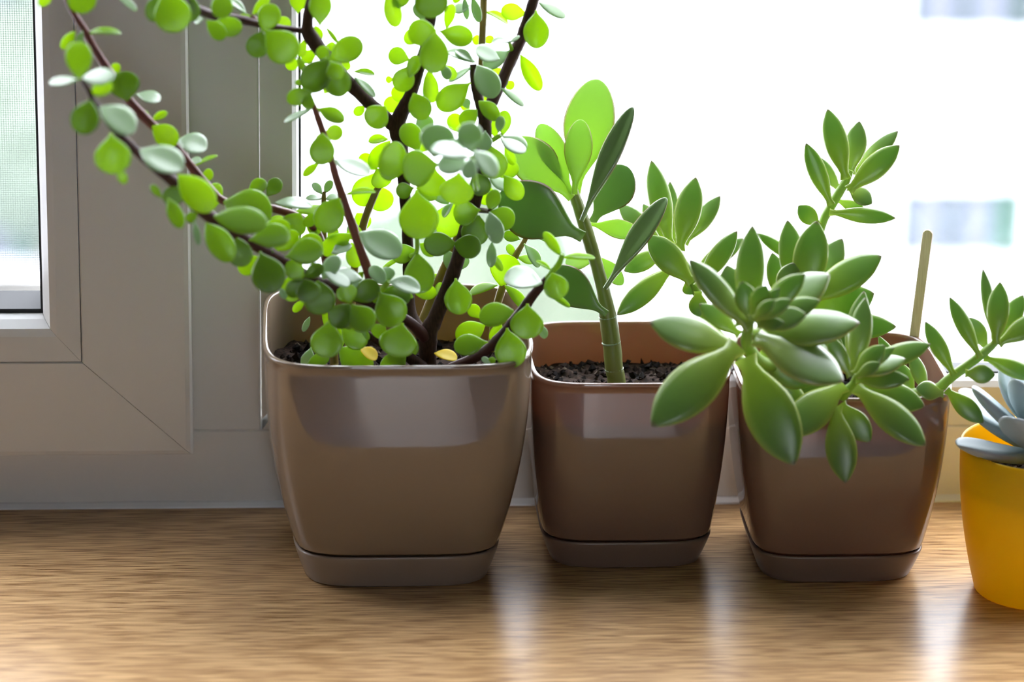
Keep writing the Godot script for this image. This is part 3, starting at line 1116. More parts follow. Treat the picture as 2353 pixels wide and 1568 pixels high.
	lf(757, 138, 833, 94, 56, 0, 0.0, 0, 0.03)
	lf(757, 138, 731, 110, 31, 0, 0.1, 0, 0.035)
	lf(768, 118, 752, 100, 26, 0, 0.0, 1, 0.0)
	lf(754, 138, 702, 207, 64, 0, 0.1, 3, 0.035)
	lf(757, 140, 786, 221, 60, 0, 0.05, 3, 0.03)
	lf(758, 140, 780, 181, 40, 0, 0.2, 0, 0.045)
	lf(726, 117, 694, 140, 28, 0, 0.0, 1, -0.01)
	lf(692, 140, 656, 154, 26, 0, 0.0, 1, -0.01)
	lf(682, 128, 702, 167, 16, 10, 0.0, 0, 0.01)
	lf(810, 164, 862, 169, 16, 40, 0.0, 0, 0.0, "drop")
	lf(814, 177, 865, 219, 18, 50, 0.0, 2, 0.0)
	lf(886, 245, 848, 288, 56, 0, 0.1, 0, 0.02)
	lf(838, 244, 814, 264, 22, 0, 0.0, 1, -0.004)
	lf(842, 226, 850, 244, 16, 0, 0.0, 0, -0.01)
	lf(745, 215, 762, 190, 20, 0, 0.0, 1, -0.01)
	lf(780, 160, 800, 140, 30, 0, 0.0, 1, -0.006)
	# thin upper limb running to the left edge of the picture top
	stem("branch", [v4(706, 76, 0.097, 12), v4(690, 70, 0.098, 7), v4(640, 64, 0.102, 8), v4(590, 54, 0.108, 9), v4(540, 42, 0.114, 11), v4(490, 34, 0.122, 11), v4(450, 18, 0.130, 9), v4(400, -14, 0.136, 7)], M.dark_red_stem)
	lf(372, -17, 349, 48, 46, 0, 0.1, 3, 0.02)
	lf(374, -14, 414, 69, 80, 0, 0.1, 0, 0.025)
	lf(440, -10, 438, 50, 40, 0, 0.0, 3, 0.0)
	lf(520, -22, 504, 41, 48, 15, 0.2, 0, 0.02)
	lf(566, 33, 524, -10, 18, 55, 0.0, 2, 0.0)
	lf(474, 48, 520, 88, 36, -15, 0.1, 0, 0.01, "round", -0.15)
	lf(484, 55, 560, 70, 44, 10, 0.0, 0, 0.006, "round", -0.28, 0.16)
	lf(468, 42, 446, 50, 16, 40, 0.0, 2, 0.0)
	lf(578, 37, 544, 39, 12, 20, 0.0, 1, 0.0)
	lf(603, 71, 630, 11, 50, 0, 0.1, 0, 0.012)
	lf(628, 62, 667, 50, 32, 0, 0.0, 1, -0.01)
	lf(602, 72, 584, 131, 50, 0, 0.1, 3, 0.012)
	lf(607, 68, 676, 134, 74, 0, 0.1, 0, 0.016, "drop")
	lf(700, 90, 690, 130, 20, 0, 0.0, 1, -0.01)
	stem("twig", [v4(602, 57, 0.107, 6), v4(576, 36, 0.104, 5)], M.red_stem)
	lf(577, 36, 617, -4, 22, 40, 0.0, 1, 0.0)
	# long red branch reaching up to the left in front of the sash
	stem("branch", [v4(762, 700, 0.06, 9), v4(740, 560, 0.080, 9), v4(700, 506, 0.088, 8), v4(630, 480, 0.096, 9), v4(560, 470, 0.105, 9), v4(510, 460, 0.111, 9), v4(470, 420, 0.116, 10), v4(425, 365, 0.121, 10), v4(385, 318, 0.125, 11), v4(345, 282, 0.129, 11), v4(300, 235, 0.133, 11), v4(255, 170, 0.138, 10), v4(222, 120, 0.142, 9), v4(195, 72, 0.146, 9), v4(165, 22, 0.150, 7), v4(150, -12, 0.152, 6)], M.red_stem)
	lf(178, -42, 196, 30, 62, 0, 0.1, 0, 0.012)
	lf(122, -18, 90, 12, 24, 0, 0.0, 1, 0.0)
	lf(270, -10, 314, 22, 16, 40, 0.1, 2, 0.0)
	lf(201, 76, 278, 67, 15, 60, 0.0, 0, 0.0, "round", 0.22)
	lf(172, 72, 143, 112, 24, 10, 0.0, 1, 0.004)
	lf(190, 70, 178, 104, 16, 20, 0.0, 2, 0.006)
	lf(256, 172, 272, 147, 22, 10, 0.0, 1, -0.006)
	lf(292, 232, 280, 165, 68, 0, 0.1, 3, 0.014)
	lf(312, 216, 367, 228, 28, 58, 0.1, 2, 0.0)
	lf(346, 278, 384, 257, 18, 15, 0.0, 1, -0.004)
	lf(350, 290, 406, 330, 50, 0, 0.0, 1, 0.006)
	lf(408, 322, 474, 337, 46, 45, 0.1, 2, 0.0)
	lf(450, 380, 498, 352, 9, 60, 0.0, 1, -0.004)
	lf(436, 372, 462, 366, 16, 60, 0.0, 2, -0.004)
	lf(464, 402, 490, 402, 27, 10, 0.0, 1, -0.006)
	lf(482, 486, 500, 419, 36, 0, 0.0, 1, -0.006)
	lf(514, 463, 622, 498, 84, 38, 0.1, 0, 0.014, "round", 0.16)
	lf(571, 440, 612, 417, 32, 20, 0.0, 0, -0.012)
	lf(612, 453, 643, 411, 34, 0, 0.0, 3, -0.012)
	lf(632, 466, 716, 466, 25, 62, 0.1, 2, 0.0, "round", 0.15)
	lf(674, 488, 748, 478, 22, 58, 0.0, 1, -0.006)
	lf(668, 472, 648, 479, 20, 0, 0.0, 3, -0.006)
	lf(690, 490, 664, 538, 56, 0, 0.1, 0, 0.006)
	lf(735, 490, 699, 518, 26, 25, 0.1, 0, 0.012)
	lf(737, 506, 712, 536, 34, 0, 0.0, 1, 0.0)
	lf(636, 545, 640, 495, 40, 0, 0.0, 1, -0.006)
	lf(345, 270, 325, 258, 18, 0, 0.0, 0, -0.004)
	# the long lower left branch, nearest to the eye
	stem("branch", [v4(976, 775, 0.080, 15), v4(940, 740, 0.088, 12), v4(862, 700, 0.098, 13), v4(790, 668, 0.108, 13), v4(715, 640, 0.122, 13), v4(650, 600, 0.134, 14), v4(585, 562, 0.146, 14), v4(520, 522, 0.157, 15), v4(460, 480, 0.168, 15), v4(402, 420, 0.180, 14), v4(330, 362, 0.192, 11), v4(270, 305, 0.202, 10), v4(238, 262, 0.208, 9), v4(215, 232, 0.211, 7), v4(202, 205, 0.213, 6), v4(188, 182, 0.214, 5)], M.dark_red_stem)
	lf(184, 182, 179, 96, 58, 5, -0.1, 0, -0.006, "round", 0.06, 0.16)
	lf(184, 182, 116, 194, 20, 50, 0.1, 2, 0.004)
	lf(190, 180, 260, 174, 36, 42, 0.2, 2, 0.008)
	lf(208, 216, 257, 192, 34, 10, 0.0, 1, 0.0)
	lf(208, 230, 186, 307, 63, 0, 0.1, 3, 0.01)
	lf(230, 246, 312, 294, 58, 42, 0.1, 2, 0.008)
	lf(255, 306, 262, 399, 80, 0, 0.1, 0, 0.01, "drop")
	lf(272, 388, 288, 422, 22, 0, 0.0, 0, 0.004)
	lf(322, 344, 416, 391, 62, 42, 0.1, 2, 0.012)
	lf(410, 402, 488, 480, 66, 0, 0.1, 1, 0.008, "round", 0.05)
	lf(420, 432, 380, 466, 44, 0, 0.0, 3, 0.008)
	lf(386, 455, 416, 524, 34, 15, 0.1, 0, 0.012)
	lf(374, 458, 346, 424, 18, 0, 0.0, 0, 0.012)
	lf(452, 490, 429, 509, 24, 10, 0.0, 0, 0.006)
	lf(446, 505, 456, 562, 15, 30, 0.0, 2, 0.008, "drop")
	lf(492, 498, 610, 512, 60, 38, 0.1, 0, 0.014)
	lf(473, 512, 531, 598, 56, 18, 0.1, 0, 0.006, "round", 0.10, 0.16)
	lf(546, 546, 556, 613, 54, 0, 0.1, 3, 0.01)
	lf(596, 590, 550, 626, 42, 0, 0.0, 1, -0.008)
	lf(597, 578, 630, 669, 74, 0, 0.15, 3, 0.014, "drop")
	lf(572, 552, 664, 535, 54, 32, 0.1, 0, 0.012)
	lf(596, 545, 664, 518, 50, 0, 0.0, 1, -0.01)
	lf(630, 575, 684, 535, 40, 0, 0.0, 1, -0.012)
	lf(655, 590, 740, 575, 58, 32, 0.1, 0, 0.01)
	lf(676, 570, 742, 556, 50, 0, 0.0, 1, -0.014)
	lf(698, 638, 659, 606, 42, 0, 0.1, 0, 0.02)
	lf(630, 580, 599, 573, 20, 0, 0.0, 3, 0.004)
	lf(697, 638, 743, 611, 32, 0, 0.1, 3, 0.02)
	lf(742, 642, 774, 588, 36, 28, 0.1, 2, 0.015)
	lf(698, 641, 662, 680, 38, 0, 0.1, 3, 0.024)
	lf(699, 641, 716, 694, 54, 0, 0.15, 3, 0.026)
	lf(730, 645, 738, 723, 70, 0, 0.1, 3, 0.014)
	lf(668, 632, 672, 692, 48, 0, 0.0, 1, -0.01)
	lf(642, 660, 655, 687, 16, 40, 0.1, 2, 0.004)
	lf(745, 626, 803, 652, 28, 52, 0.1, 2, 0.014)
	lf(832, 642, 766, 628, 36, 48, 0.1, 2, 0.012)
	lf(700, 690, 673, 717, 18, 10, 0.0, 1, -0.02)
	lf(806, 697, 789, 656, 46, 0, 0.1, 0, 0.026)
	lf(812, 690, 869, 653, 50, 0, 0.05, 3, 0.018)
	lf(803, 699, 768, 750, 54, 0, 0.1, 3, 0.028)
	lf(806, 702, 800, 757, 34, 0, 0.1, 3, 0.022)
	lf(808, 699, 850, 758, 60, 0, 0.15, 0, 0.03)
	lf(808, 660, 826, 652, 20, 20, 0.0, 2, 0.0)
	lf(925, 742, 908, 818, 82, 0, 0.1, 0, 0.034)
	lf(886, 745, 860, 773, 38, 0, 0.0, 0, 0.016)
	lf(757, 736, 747, 820, 70, 0, 0.1, 0, 0.024, "drop", 0.05, 0.14)
	lf(785, 755, 840, 792, 52, 0, 0.05, 0, 0.006)
	lf(832, 753, 848, 781, 13, 10, 0.0, 0, 0.014)
	lf(955, 780, 950, 816, 20, 0, 0.0, 0, 0.0)
	# red stem rising from the lower left branch, in focus
	stem("branch", [v4(858, 700, 0.098, 11), v4(850, 640, 0.098, 11), v4(825, 565, 0.100, 10), v4(800, 490, 0.102, 10), v4(776, 420, 0.105, 9), v4(760, 362, 0.108, 8), v4(742, 305, 0.112, 8), v4(724, 252, 0.116, 7), v4(712, 225, 0.118, 5)], M.red_stem)
	lf(742, 306, 738, 378, 56, 0, 0.1, 0, 0.012)
	lf(745, 312, 787, 300, 35, 0, 0.0, 1, -0.004)
	lf(738, 306, 731, 328, 16, 0, 0.0, 1, -0.006)
	lf(736, 372, 696, 404, 19, 20, 0.0, 1, 0.0)
	lf(768, 368, 846, 403, 38, 52, 0.1, 2, 0.004)
	lf(795, 447, 862, 438, 13, 62, 0.0, 1, 0.0, "round", 0.12)
	lf(780, 456, 738, 530, 66, 5, 0.1, 0, 0.012)
	lf(826, 535, 916, 588, 64, 32, 0.1, 2, 0.008)
	lf(808, 538, 738, 582, 44, 10, 0.0, 1, -0.004, "round", 0.2)
	lf(762, 582, 806, 563, 26, 40, 0.0, 2, 0.0)
	lf(808, 558, 820, 615, 38, 0, 0.0, 1, -0.01)
	lf(790, 545, 830, 530, 30, 0, 0.0, 1, -0.01)
	lf(752, 547, 776, 528, 26, 0, 0.0, 1, -0.006)
	lf(717, 212, 660, 230, 38, 0, 0.1, 0, 0.01)
	lf(716, 214, 702, 250, 30, 0, 0.1, 0, 0.012)
	lf(695, 195, 678, 186, 14, 0, 0.0, 0, 0.0)
	lf(716, 250, 656, 282, 14, 50, 0.0, 2, 0.0)
	lf(727, 248, 790, 277, 34, 15, 0.1, 0, 0.004, "drop")
	lf(835, 625, 815, 648, 18, 10, 0.0, 0, 0.0)
	stem("twig", [v4(858, 695, 0.098, 7), v4(876, 668, 0.112, 7), v4(895, 646, 0.118, 6)], M.green_stem)
	lf(872, 671, 915, 746, 72, 18, 0.15, 0, 0.012, "drop")
	lf(876, 671, 942, 686, 46, 10, 0.0, 3, 0.0)
	lf(895, 647, 966, 660, 36, 40, 0.1, 2, 0.004)
	lf(886, 655, 853, 612, 32, 32, 0.0, 2, 0.0)
	lf(890, 652, 886, 613, 38, 35, 0.0, 2, -0.004)
	lf(893, 668, 950, 680, 16, 40, 0.0, 1, -0.01)
	# short shoot in front of the window at the left
	stem("branch", [v4(768, 845, 0.070, 10), v4(764, 740, 0.064, 9), v4(752, 640, 0.056, 7), v4(745, 540, 0.050, 6), v4(744, 470, 0.046, 6), v4(745, 440, 0.045, 4)], M.olive_stem)
	lf(742, 457, 702, 451, 14, 55, 0.0, 2, 0.0, "round", 0.2)
	lf(741, 448, 720, 420, 18, 30, 0.0, 2)
	lf(746, 444, 762, 416, 18, 30, 0.0, 2)
	lf(748, 458, 778, 448, 16, 50, 0.0, 2)
	lf(715, 798, 702, 848, 30, 25, 0.0, 2, 0.022)
	lf(704, 842, 755, 818, 30, 15, 0.0, 0, 0.026)
	lf(780, 800, 850, 856, 64, 8, 0.1, 0, 0.028)
	lf(932, 812, 880, 860, 50, 10, 0.1, 0, 0.024)
	lf(712, 728, 697, 762, 14, 30, 0.0, 2, 0.004)
	lf(745, 748, 760, 690, 24, 0, 0.0, 1, -0.01)
	lf(775, 745, 782, 775, 12, 0, 0.0, 1, -0.01)
	lf(785, 800, 776, 770, 22, 0, 0.0, 1, -0.01)
	# short stem behind, carrying bright back-lit leaves
	stem("branch", [v4(800, 800, 0.05, 9), v4(815, 620, 0.042, 9), v4(836, 515, 0.036, 9), v4(860, 450, 0.033, 8), v4(882, 405, 0.032, 6), v4(895, 330, 0.033, 5)], M.olive_stem)
	lf(896, 324, 848, 384, 36, 35, 0.0, 1, 0.0, "round", 0.2)
	lf(866, 391, 828, 358, 34, 0, 0.0, 1)
	lf(864, 386, 886, 429, 48, 0, 0.0, 1, 0.006)
	lf(868, 394, 822, 470, 58, 0, 0.0, 1, -0.004)
	lf(863, 428, 886, 482, 54, 0, 0.0, 1, -0.008)
	lf(820, 490, 842, 525, 40, 0, 0.0, 1, -0.006)
	lf(870, 385, 905, 350, 30, 0, 0.0, 1, -0.006)
	lf(830, 540, 800, 520, 28, 30, 0.0, 2, 0.0)
	# olive shoot just behind the trunk
	stem("branch", [v4(965, 760, 0.066, 13), v4(990, 695, 0.058, 12), v4(1020, 620, 0.053, 11), v4(1045, 560, 0.050, 9), v4(1062, 500, 0.048, 7)], M.olive_stem)
	lf(1035, 625, 1030, 578, 26, 30, 0.0, 2, 0.004)
	lf(1020, 640, 992, 635, 12, 40, 0.0, 1)
	lf(1058, 620, 1072, 590, 22, 40, 0.0, 2)
	lf(1012, 690, 1018, 655, 22, 10, 0.0, 0, 0.004)
	# low roots and suckers
	stem("branch", [v4(972, 845, 0.082, 14), v4(930, 815, 0.086, 12), v4(885, 795, 0.090, 10), v4(840, 765, 0.094, 8)], M.bark)
	stem("branch", [v4(1035, 845, 0.088, 10), v4(1085, 825, 0.096, 12), v4(1125, 800, 0.100, 13), v4(1160, 765, 0.104, 13), v4(1195, 720, 0.108, 12), v4(1228, 675, 0.113, 11), v4(1258, 640, 0.117, 8)], M.dark_red_stem)
	lf(1180, 714, 1102, 730, 52, 25, 0.1, 0, 0.01)
	lf(1121, 786, 1044, 796, 46, 18, 0.1, 0, 0.01)
	lf(1114, 748, 1050, 778, 50, 5, 0.0, 1, -0.01)
	lf(1212, 698, 1210, 777, 72, 0, 0.1, 0, 0.012)
	lf(1165, 754, 1179, 845, 68, 0, 0.15, 0, 0.014, "drop")
	lf(1236, 744, 1254, 777, 20, 30, 0.0, 2, -0.004)
	lf(1152, 742, 1130, 785, 26, 0, 0.0, 1, -0.014)
	lf(1246, 651, 1161, 628, 50, 52, 0.1, 2, 0.006)
	lf(1268, 627, 1286, 686, 54, 5, 0.1, 0, 0.01)
	lf(1250, 666, 1312, 705, 15, 15, 0.0, 0, -0.004)
	stem("twig", [v4(1254, 646, 0.1165, 8), v4(1272, 622, 0.119, 7), v4(1286, 603, 0.121, 7), v4(1292, 584, 0.122, 5)], M.green_stem)
	lf(1290, 588, 1249, 536, 24, 48, 0.1, 1, 0.0)
	lf(1292, 592, 1367, 588, 14, 55, 0.0, 1, 0.0)
	lf(1268, 622, 1233, 597, 11, 50, 0.0, 1, 0.0)
	lf(1128, 838, 1108, 822, 14, 20, 0.0, 2, 0.0)
	lf(1122, 842, 1135, 822, 16, 10, 0.0, 0, 0.0)
	stem("branch", [v4(1130, 800, 0.056, 11), v4(1142, 705, 0.046, 10), v4(1158, 652, 0.042, 9), v4(1180, 598, 0.040, 8), v4(1206, 552, 0.038, 6), v4(1235, 504, 0.037, 4)], M.olive_stem)
	lf(1143, 656, 1074, 662, 22, 58, 0.0, 0, 0.004, "round", 0.34)
	lf(1160, 656, 1217, 708, 26, 45, 0.0, 0, 0.004, "round", 0.25)
	lf(1150, 657, 1170, 588, 68, 0, 0.0, 1, 0.008)
	lf(1237, 505, 1200, 451, 32, 38, 0.1, 2, 0.004)
	lf(1237, 506, 1304, 511, 18, 52, 0.0, 2, 0.004)
	lf(1254, 556, 1199, 507, 26, 40, 0.1, 2, 0.01)
	lf(1235, 516, 1268, 531, 13, 40, 0.0, 2, 0.0)
	lf(1225, 516, 1206, 492, 22, 0, 0.0, 3, 0.0)
	lf(1181, 590, 1167, 561, 18, 10, 0.0, 0, 0.0)
	lf(1204, 560, 1244, 611, 26, 45, 0.0, 2, 0.004)
	lf(1187, 592, 1229, 598, 20, 40, 0.0, 0, 0.0)
	lf(1196, 551, 1158, 538, 24, 0, 0.0, 3, 0.004)
	# pale rosette that leans out towards the eye
	stem("branch", [v4(1098, 440, 0.075, 8), v4(1092, 415, 0.13, 7), v4(1085, 362, 0.185, 6)], M.green_stem)
	lf(997, 362, 1012, 286, 76, 20, 0.1, 2, -0.01)
	lf(1080, 364, 994, 328, 36, 55, 0.1, 2, 0.004)
	lf(1077, 376, 1006, 380, 44, 28, 0.1, 2, 0.008)
	lf(1087, 352, 1074, 280, 56, 12, 0.1, 2, 0.004)
	lf(1088, 346, 1144, 398, 40, 52, 0.1, 2, 0.008)
	lf(1084, 364, 1074, 412, 34, 30, 0.3, 2, 0.012)
	lf(1066, 352, 1040, 320, 34, 35, 0.0, 2, -0.004)


func build_jade():
	thing_node = pot_nodes.jade
	thing_at = thing_node.position
	stem("stem", [v4(1422, 915, 0.058, 22), v4(1416, 870, 0.057, 21), v4(1411, 845, 0.056, 21), v4(1405, 785, 0.054, 21), v4(1396, 725, 0.052, 20), v4(1385, 665, 0.050, 16), v4(1368, 600, 0.048, 15), v4(1350, 540, 0.046, 16), v4(1332, 485, 0.044, 14), v4(1320, 450, 0.043, 13), v4(1317, 432, 0.043, 9)], M.jade_stem, 0.03)
	for q in [[1411, 848, 0.0558, 21.8], [1404, 787, 0.0540, 21.6], [1396, 728, 0.0520, 20.4]]:      # pale rings left by old leaves
		var st := surf()
		var a := at(q[0], q[1] - 2.5, q[2]) - thing_at
		var b := at(q[0] + 0.6, q[1] + 2.5, q[2]) - thing_at
		var r := mm(q[3], q[2])
		tube(st, [v4(a.x, a.y, a.z, r * 0.96), v4((a.x + b.x) / 2, (a.y + b.y) / 2, (a.z + b.z) / 2, r * 1.03), v4(b.x, b.y, b.z, r * 0.96)], 18)
		put("node_ring", done(st), M.leaf_waxy_sheen, branch_node)
	lf(1322, 445, 1372, 187, 118, 8, -0.05, 4, -0.008, "jade", 0.05, 0.05)
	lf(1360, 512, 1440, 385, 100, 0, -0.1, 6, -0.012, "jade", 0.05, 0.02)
	lf(1314, 445, 1242, 286, 66, 15, 0.0, 5, 0.004, "jade", 0.10, 0.12)
	lf(1320, 447, 1334, 279, 66, 5, 0.05, 5, 0.014, "jade", 0.05, 0.05)
	lf(1314, 456, 1180, 326, 104, 14, 0.1, 4, 0.004, "jade", 0.04, 0.05)
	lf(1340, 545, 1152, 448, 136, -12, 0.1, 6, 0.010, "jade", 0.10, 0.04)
	lf(1336, 508, 1450, 254, 50, 52, 0.0, 11, 0.016, "jade", 0.02, 0.08)
	lf(1350, 514, 1468, 535, 46, 12, 0.0, 5, -0.006, "jade", 0.05, 0.05)
	lf(1390, 664, 1526, 461, 52, 50, 0.0, 11, 0.012, "jade", 0.02, 0.08)
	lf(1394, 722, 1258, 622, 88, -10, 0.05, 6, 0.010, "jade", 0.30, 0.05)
	lf(1360, 580, 1432, 652, 40, 20, 0.0, 4, -0.012, "jade", 0.1, 0.05)
	lf(1372, 600, 1300, 600, 40, 40, 0.0, 4, -0.012, "jade", 0.1, 0.05)


# a stonecrop leaf: m 7 plain, 8 waxy
func sl(bx: float, by: float, tx: float, ty: float, wide: float, up := 0.0, lean := 0.0, m := 7, dz := 0.0, bend := 0.06, fold := 0.0):
	lf(bx, by, tx, ty, wide * 1.04, up, lean, m, dz, "sedum", bend, fold)


func build_stonecrop():
	thing_node = pot_nodes.stonecrop
	thing_at = thing_node.position
	# big rosette leaning out over the front left of the rim
	stem("stem", [v4(1870, 930, 0.095, 14), v4(1850, 880, 0.105, 15), v4(1800, 850, 0.125, 15), v4(1745, 830, 0.142, 15), v4(1716, 790, 0.155, 14), v4(1722, 745, 0.168, 11), v4(1735, 715, 0.174, 7)], M.sedum_stem, 0.03)
	sl(1690, 798, 1502, 737, 80, 30, 0.15, 8, 0.004)
	sl(1695, 795, 1504, 966, 108, 22, 0.35, 7, 0.010, 0.10)
	sl(1712, 822, 1822, 1062, 116, -8, 0.15, 7, 0.008)
	sl(1738, 775, 1934, 866, 92, 45, 0.25, 8, 0.008)
	sl(1730, 770, 1966, 736, 78, 36, 0.2, 8, 0.0)
	sl(1722, 755, 1592, 600, 56, 20, 0.2, 8, 0.006)
	sl(1716, 748, 1729, 523, 66, 6, 0.0, 7, -0.004)
	sl(1706, 748, 1672, 612, 74, 25, 0.0, 8, -0.010)
	sl(1736, 742, 1898, 628, 80, 46, 0.1, 8, -0.004)
	sl(1738, 728, 1846, 632, 54, 12, 0.2, 7, 0.006)
	sl(1728, 730, 1762, 655, 44, 10, 0.35, 7, 0.012, -0.10)
	sl(1738, 744, 1848, 722, 54, 30, 0.3, 7, 0.014)
	sl(1732, 735, 1815, 690, 36, 20, 0.4, 7, 0.018)
	sl(1735, 728, 1790, 665, 34, 10, 0.3, 7, 0.012)
	sl(1740, 740, 1880, 690, 50, 24, 0.15, 7, 0.004)
	sl(1726, 738, 1706, 650, 52, 10, 0.15, 7, 0.006)
	sl(1732, 732, 1778, 692, 30, 10, 0.5, 7, 0.022)
	sl(1740, 748, 1800, 742, 30, 25, 0.4, 7, 0.020)
	sl(1745, 760, 1900, 800, 60, 30, 0.0, 8, -0.006)
	sl(1700, 770, 1610, 700, 44, 15, 0.0, 7, -0.012)
	sl(1745, 812, 1872, 880, 80, 0, 0.0, 7, -0.014)
	sl(1720, 820, 1770, 905, 60, 0, 0.0, 7, -0.018)
	sl(1760, 830, 1860, 995, 70, 0, 0.0, 7, -0.012)
	# dark shoot behind it
	stem("stem", [v4(1850, 900, 0.082, 13), v4(1848, 800, 0.088, 13), v4(1842, 720, 0.096, 12), v4(1838, 670, 0.100, 8)], M.sedum_stem, 0.03)
	sl(1832, 690, 1810, 510, 58, 0, 0.0, 7, 0.004)
	sl(1845, 692, 1876, 513, 78, 0, 0.1, 7, 0.010)
	sl(1850, 690, 1932, 550, 68, 25, 0.0, 8, -0.006)
	sl(1850, 694, 2020, 588, 72, 28, 0.1, 7, 0.006)
	sl(1848, 735, 2006, 676, 88, -4, 0.0, 7, 0.0)
	sl(1852, 745, 2056, 752, 62, -4, 0.0, 7, -0.010)
	sl(1800, 700, 1775, 584, 46, 0, 0.0, 7, -0.010)
	sl(1800, 690, 1822, 606, 56, 20, 0.1, 8, 0.010)
	sl(1848, 760, 1960, 800, 70, 0, 0.1, 7, 0.004)
	sl(1830, 740, 1780, 660, 50, 0, 0.0, 7, -0.008)
	# right rosette on the rim
	stem("stem", [v4(1930, 925, 0.110, 13), v4(1940, 905, 0.128, 13), v4(1962, 885, 0.142, 12), v4(1972, 858, 0.150, 8)], M.sedum_stem, 0.03)
	sl(1938, 884, 1808, 995, 84, 5, 0.35, 7, 0.006)
	sl(1966, 890, 2124, 1018, 70, 28, 0.2, 7, 0.008)
	sl(1970, 886, 2122, 932, 64, 8, 0.05, 7, -0.004)
	sl(1966, 874, 2086, 870, 44, 15, 0.2, 7, 0.008)
	sl(1968, 862, 2076, 822, 42, 42, 0.1, 8, 0.004)
	sl(1972, 850, 2134, 790, 50, 22, 0.0, 7, -0.006)
	sl(1962, 862, 2030, 796, 46, 22, 0.25, 7, 0.012)
	sl(1970, 855, 2052, 800, 30, 20, 0.2, 7, 0.006)
	sl(1966, 866, 2020, 835, 30, 20, 0.4, 7, 0.016)
	sl(1962, 858, 1988, 688, 52, 10, 0.0, 8, 0.004)
	sl(1955, 866, 1905, 774, 38, 5, 0.1, 8, 0.006)
	sl(1952, 850, 1985, 672, 52, 0, -0.1, 7, -0.012)
	sl(1920, 935, 1943, 1106, 70, -4, 0.1, 7, 0.036)
	sl(1932, 928, 1998, 1014, 56, -4, 0.1, 7, 0.028)
	sl(1918, 915, 1838, 868, 60, 10, 0.1, 7, 0.01)
	sl(1975, 878, 2060, 905, 40, 10, 0.0, 7, -0.010)
	sl(1900, 880, 1930, 780, 40, 0, 0.0, 7, -0.014)
	# tall shoot standing up at the back
	stem("stem", [v4(1850, 890, 0.060, 12), v4(1858, 760, 0.054, 11), v4(1868, 620, 0.050, 10), v4(1888, 520, 0.048, 10), v4(1912, 470, 0.048, 11), v4(1942, 420, 0.048, 10), v4(1956, 392, 0.048, 6)], M.sedum_stem, 0.03)
	sl(1882, 520, 1836, 474, 40, 5, 0.0, 7, 0.004)
	sl(1910, 472, 1852, 331, 42, 5, 0.0, 7, 0.006, -0.12)
	sl(1932, 440, 1873, 362, 32, 30, 0.0, 8, -0.006, -0.12)
	sl(1944, 412, 1903, 254, 54, 8, 0.0, 7, 0.008)
	sl(1950, 408, 1920, 340, 30, 0, 0.0, 7, -0.008)
	sl(1954, 400, 1974, 281, 50, 25, 0.0, 8, -0.004)
	sl(1960, 398, 2060, 301, 40, 20, 0.0, 8, -0.012)
	sl(1950, 438, 2064, 336, 54, 5, 0.1, 7, 0.010)
	sl(1950, 430, 2004, 466, 40, 20, 0.1, 8, 0.0, 0.10)
	sl(1906, 488, 2055, 502, 36, -4, 0.0, 7, 0.004)
	sl(1924, 460, 1992, 490, 28, 5, 0.0, 7, -0.008)
	# loose shoot leaning back to the left, between the middle pot and the glass
	stem("stem", [v4(1760, 890, 0.080, 11), v4(1680, 800, 0.055, 11), v4(1622, 735, 0.044, 11), v4(1604, 680, 0.040, 11), v4(1586, 632, 0.038, 11), v4(1560, 590, 0.035, 10), v4(1530, 560, 0.032, 8)], M.sedum_stem, 0.03)
	sl(1590, 650, 1492, 543, 64, 8, 0.1, 7, 0.014, 0.10)
	sl(1548, 612, 1420, 722, 50, -3, 0.0, 7, 0.004, -0.08)
	sl(1602, 660, 1692, 534, 46, 0, 0.0, 7, 0.010)
	sl(1595, 625, 1705, 548, 44, 15, 0.0, 8, -0.004)
	sl(1560, 575, 1598, 411, 60, 5, 0.0, 7, 0.006)
	sl(1540, 565, 1498, 373, 52, 8, 0.0, 7, -0.004)
	sl(1548, 560, 1540, 420, 36, 20, 0.0, 8, -0.012)
	sl(1572, 560, 1652, 452, 44, 12, 0.0, 8, -0.006)
	sl(1520, 560, 1425, 470, 46, 15, 0.0, 8, -0.010)
	sl(1530, 575, 1436, 622, 42, 5, 0.0, 7, -0.004)
	sl(1525, 550, 1480, 470, 34, 20, 0.0, 8, -0.014)
	sl(1580, 640, 1598, 676, 46, 0, 0.0, 7, 0.0)
	sl(1604, 670, 1604, 728, 42, 0, 0.0, 7, 0.006)
	sl(1850, 610, 1742, 538, 28, 5, 0.0, 7, -0.004)
	# shoot leaning out to the right over the rim
	stem("stem", [v4(2040, 905, 0.085, 11), v4(2090, 905, 0.105, 12), v4(2150, 895, 0.116, 12), v4(2185, 868, 0.120, 12), v4(2225, 838, 0.122, 11), v4(2262, 810, 0.122, 11), v4(2290, 785, 0.122, 8)], M.sedum_stem, 0.03)
	sl(2168, 905, 2108, 892, 42, 10, 0.3, 8, 0.006)
	sl(2192, 862, 2128, 742, 38, 8, 0.0, 7, 0.004)
	sl(2252, 822, 2184, 686, 36, 8, 0.0, 7, 0.004)
	sl(2268, 802, 2230, 731, 40, 30, 0.0, 8, -0.006)
	sl(2285, 780, 2260, 622, 30, 15, 0.0, 8, -0.006)
	sl(2288, 792, 2298, 651, 50, 8, 0.0, 7, 0.008)
	sl(2292, 785, 2350, 680, 46, 8, 0.0, 7, 0.0)
	sl(2294, 790, 2400, 726, 50, 12, 0.0, 7, 0.004)
	sl(2218, 858, 2285, 862, 42, -2, 0.1, 7, 0.008)
	sl(2262, 822, 2385, 868, 40, 10, 0.0, 7, 0.0)
	sl(2174, 896, 2258, 970, 44, 5, 0.1, 7, 0.004)
	sl(2130, 905, 2095, 812, 34, 15, 0.0, 8, -0.004)
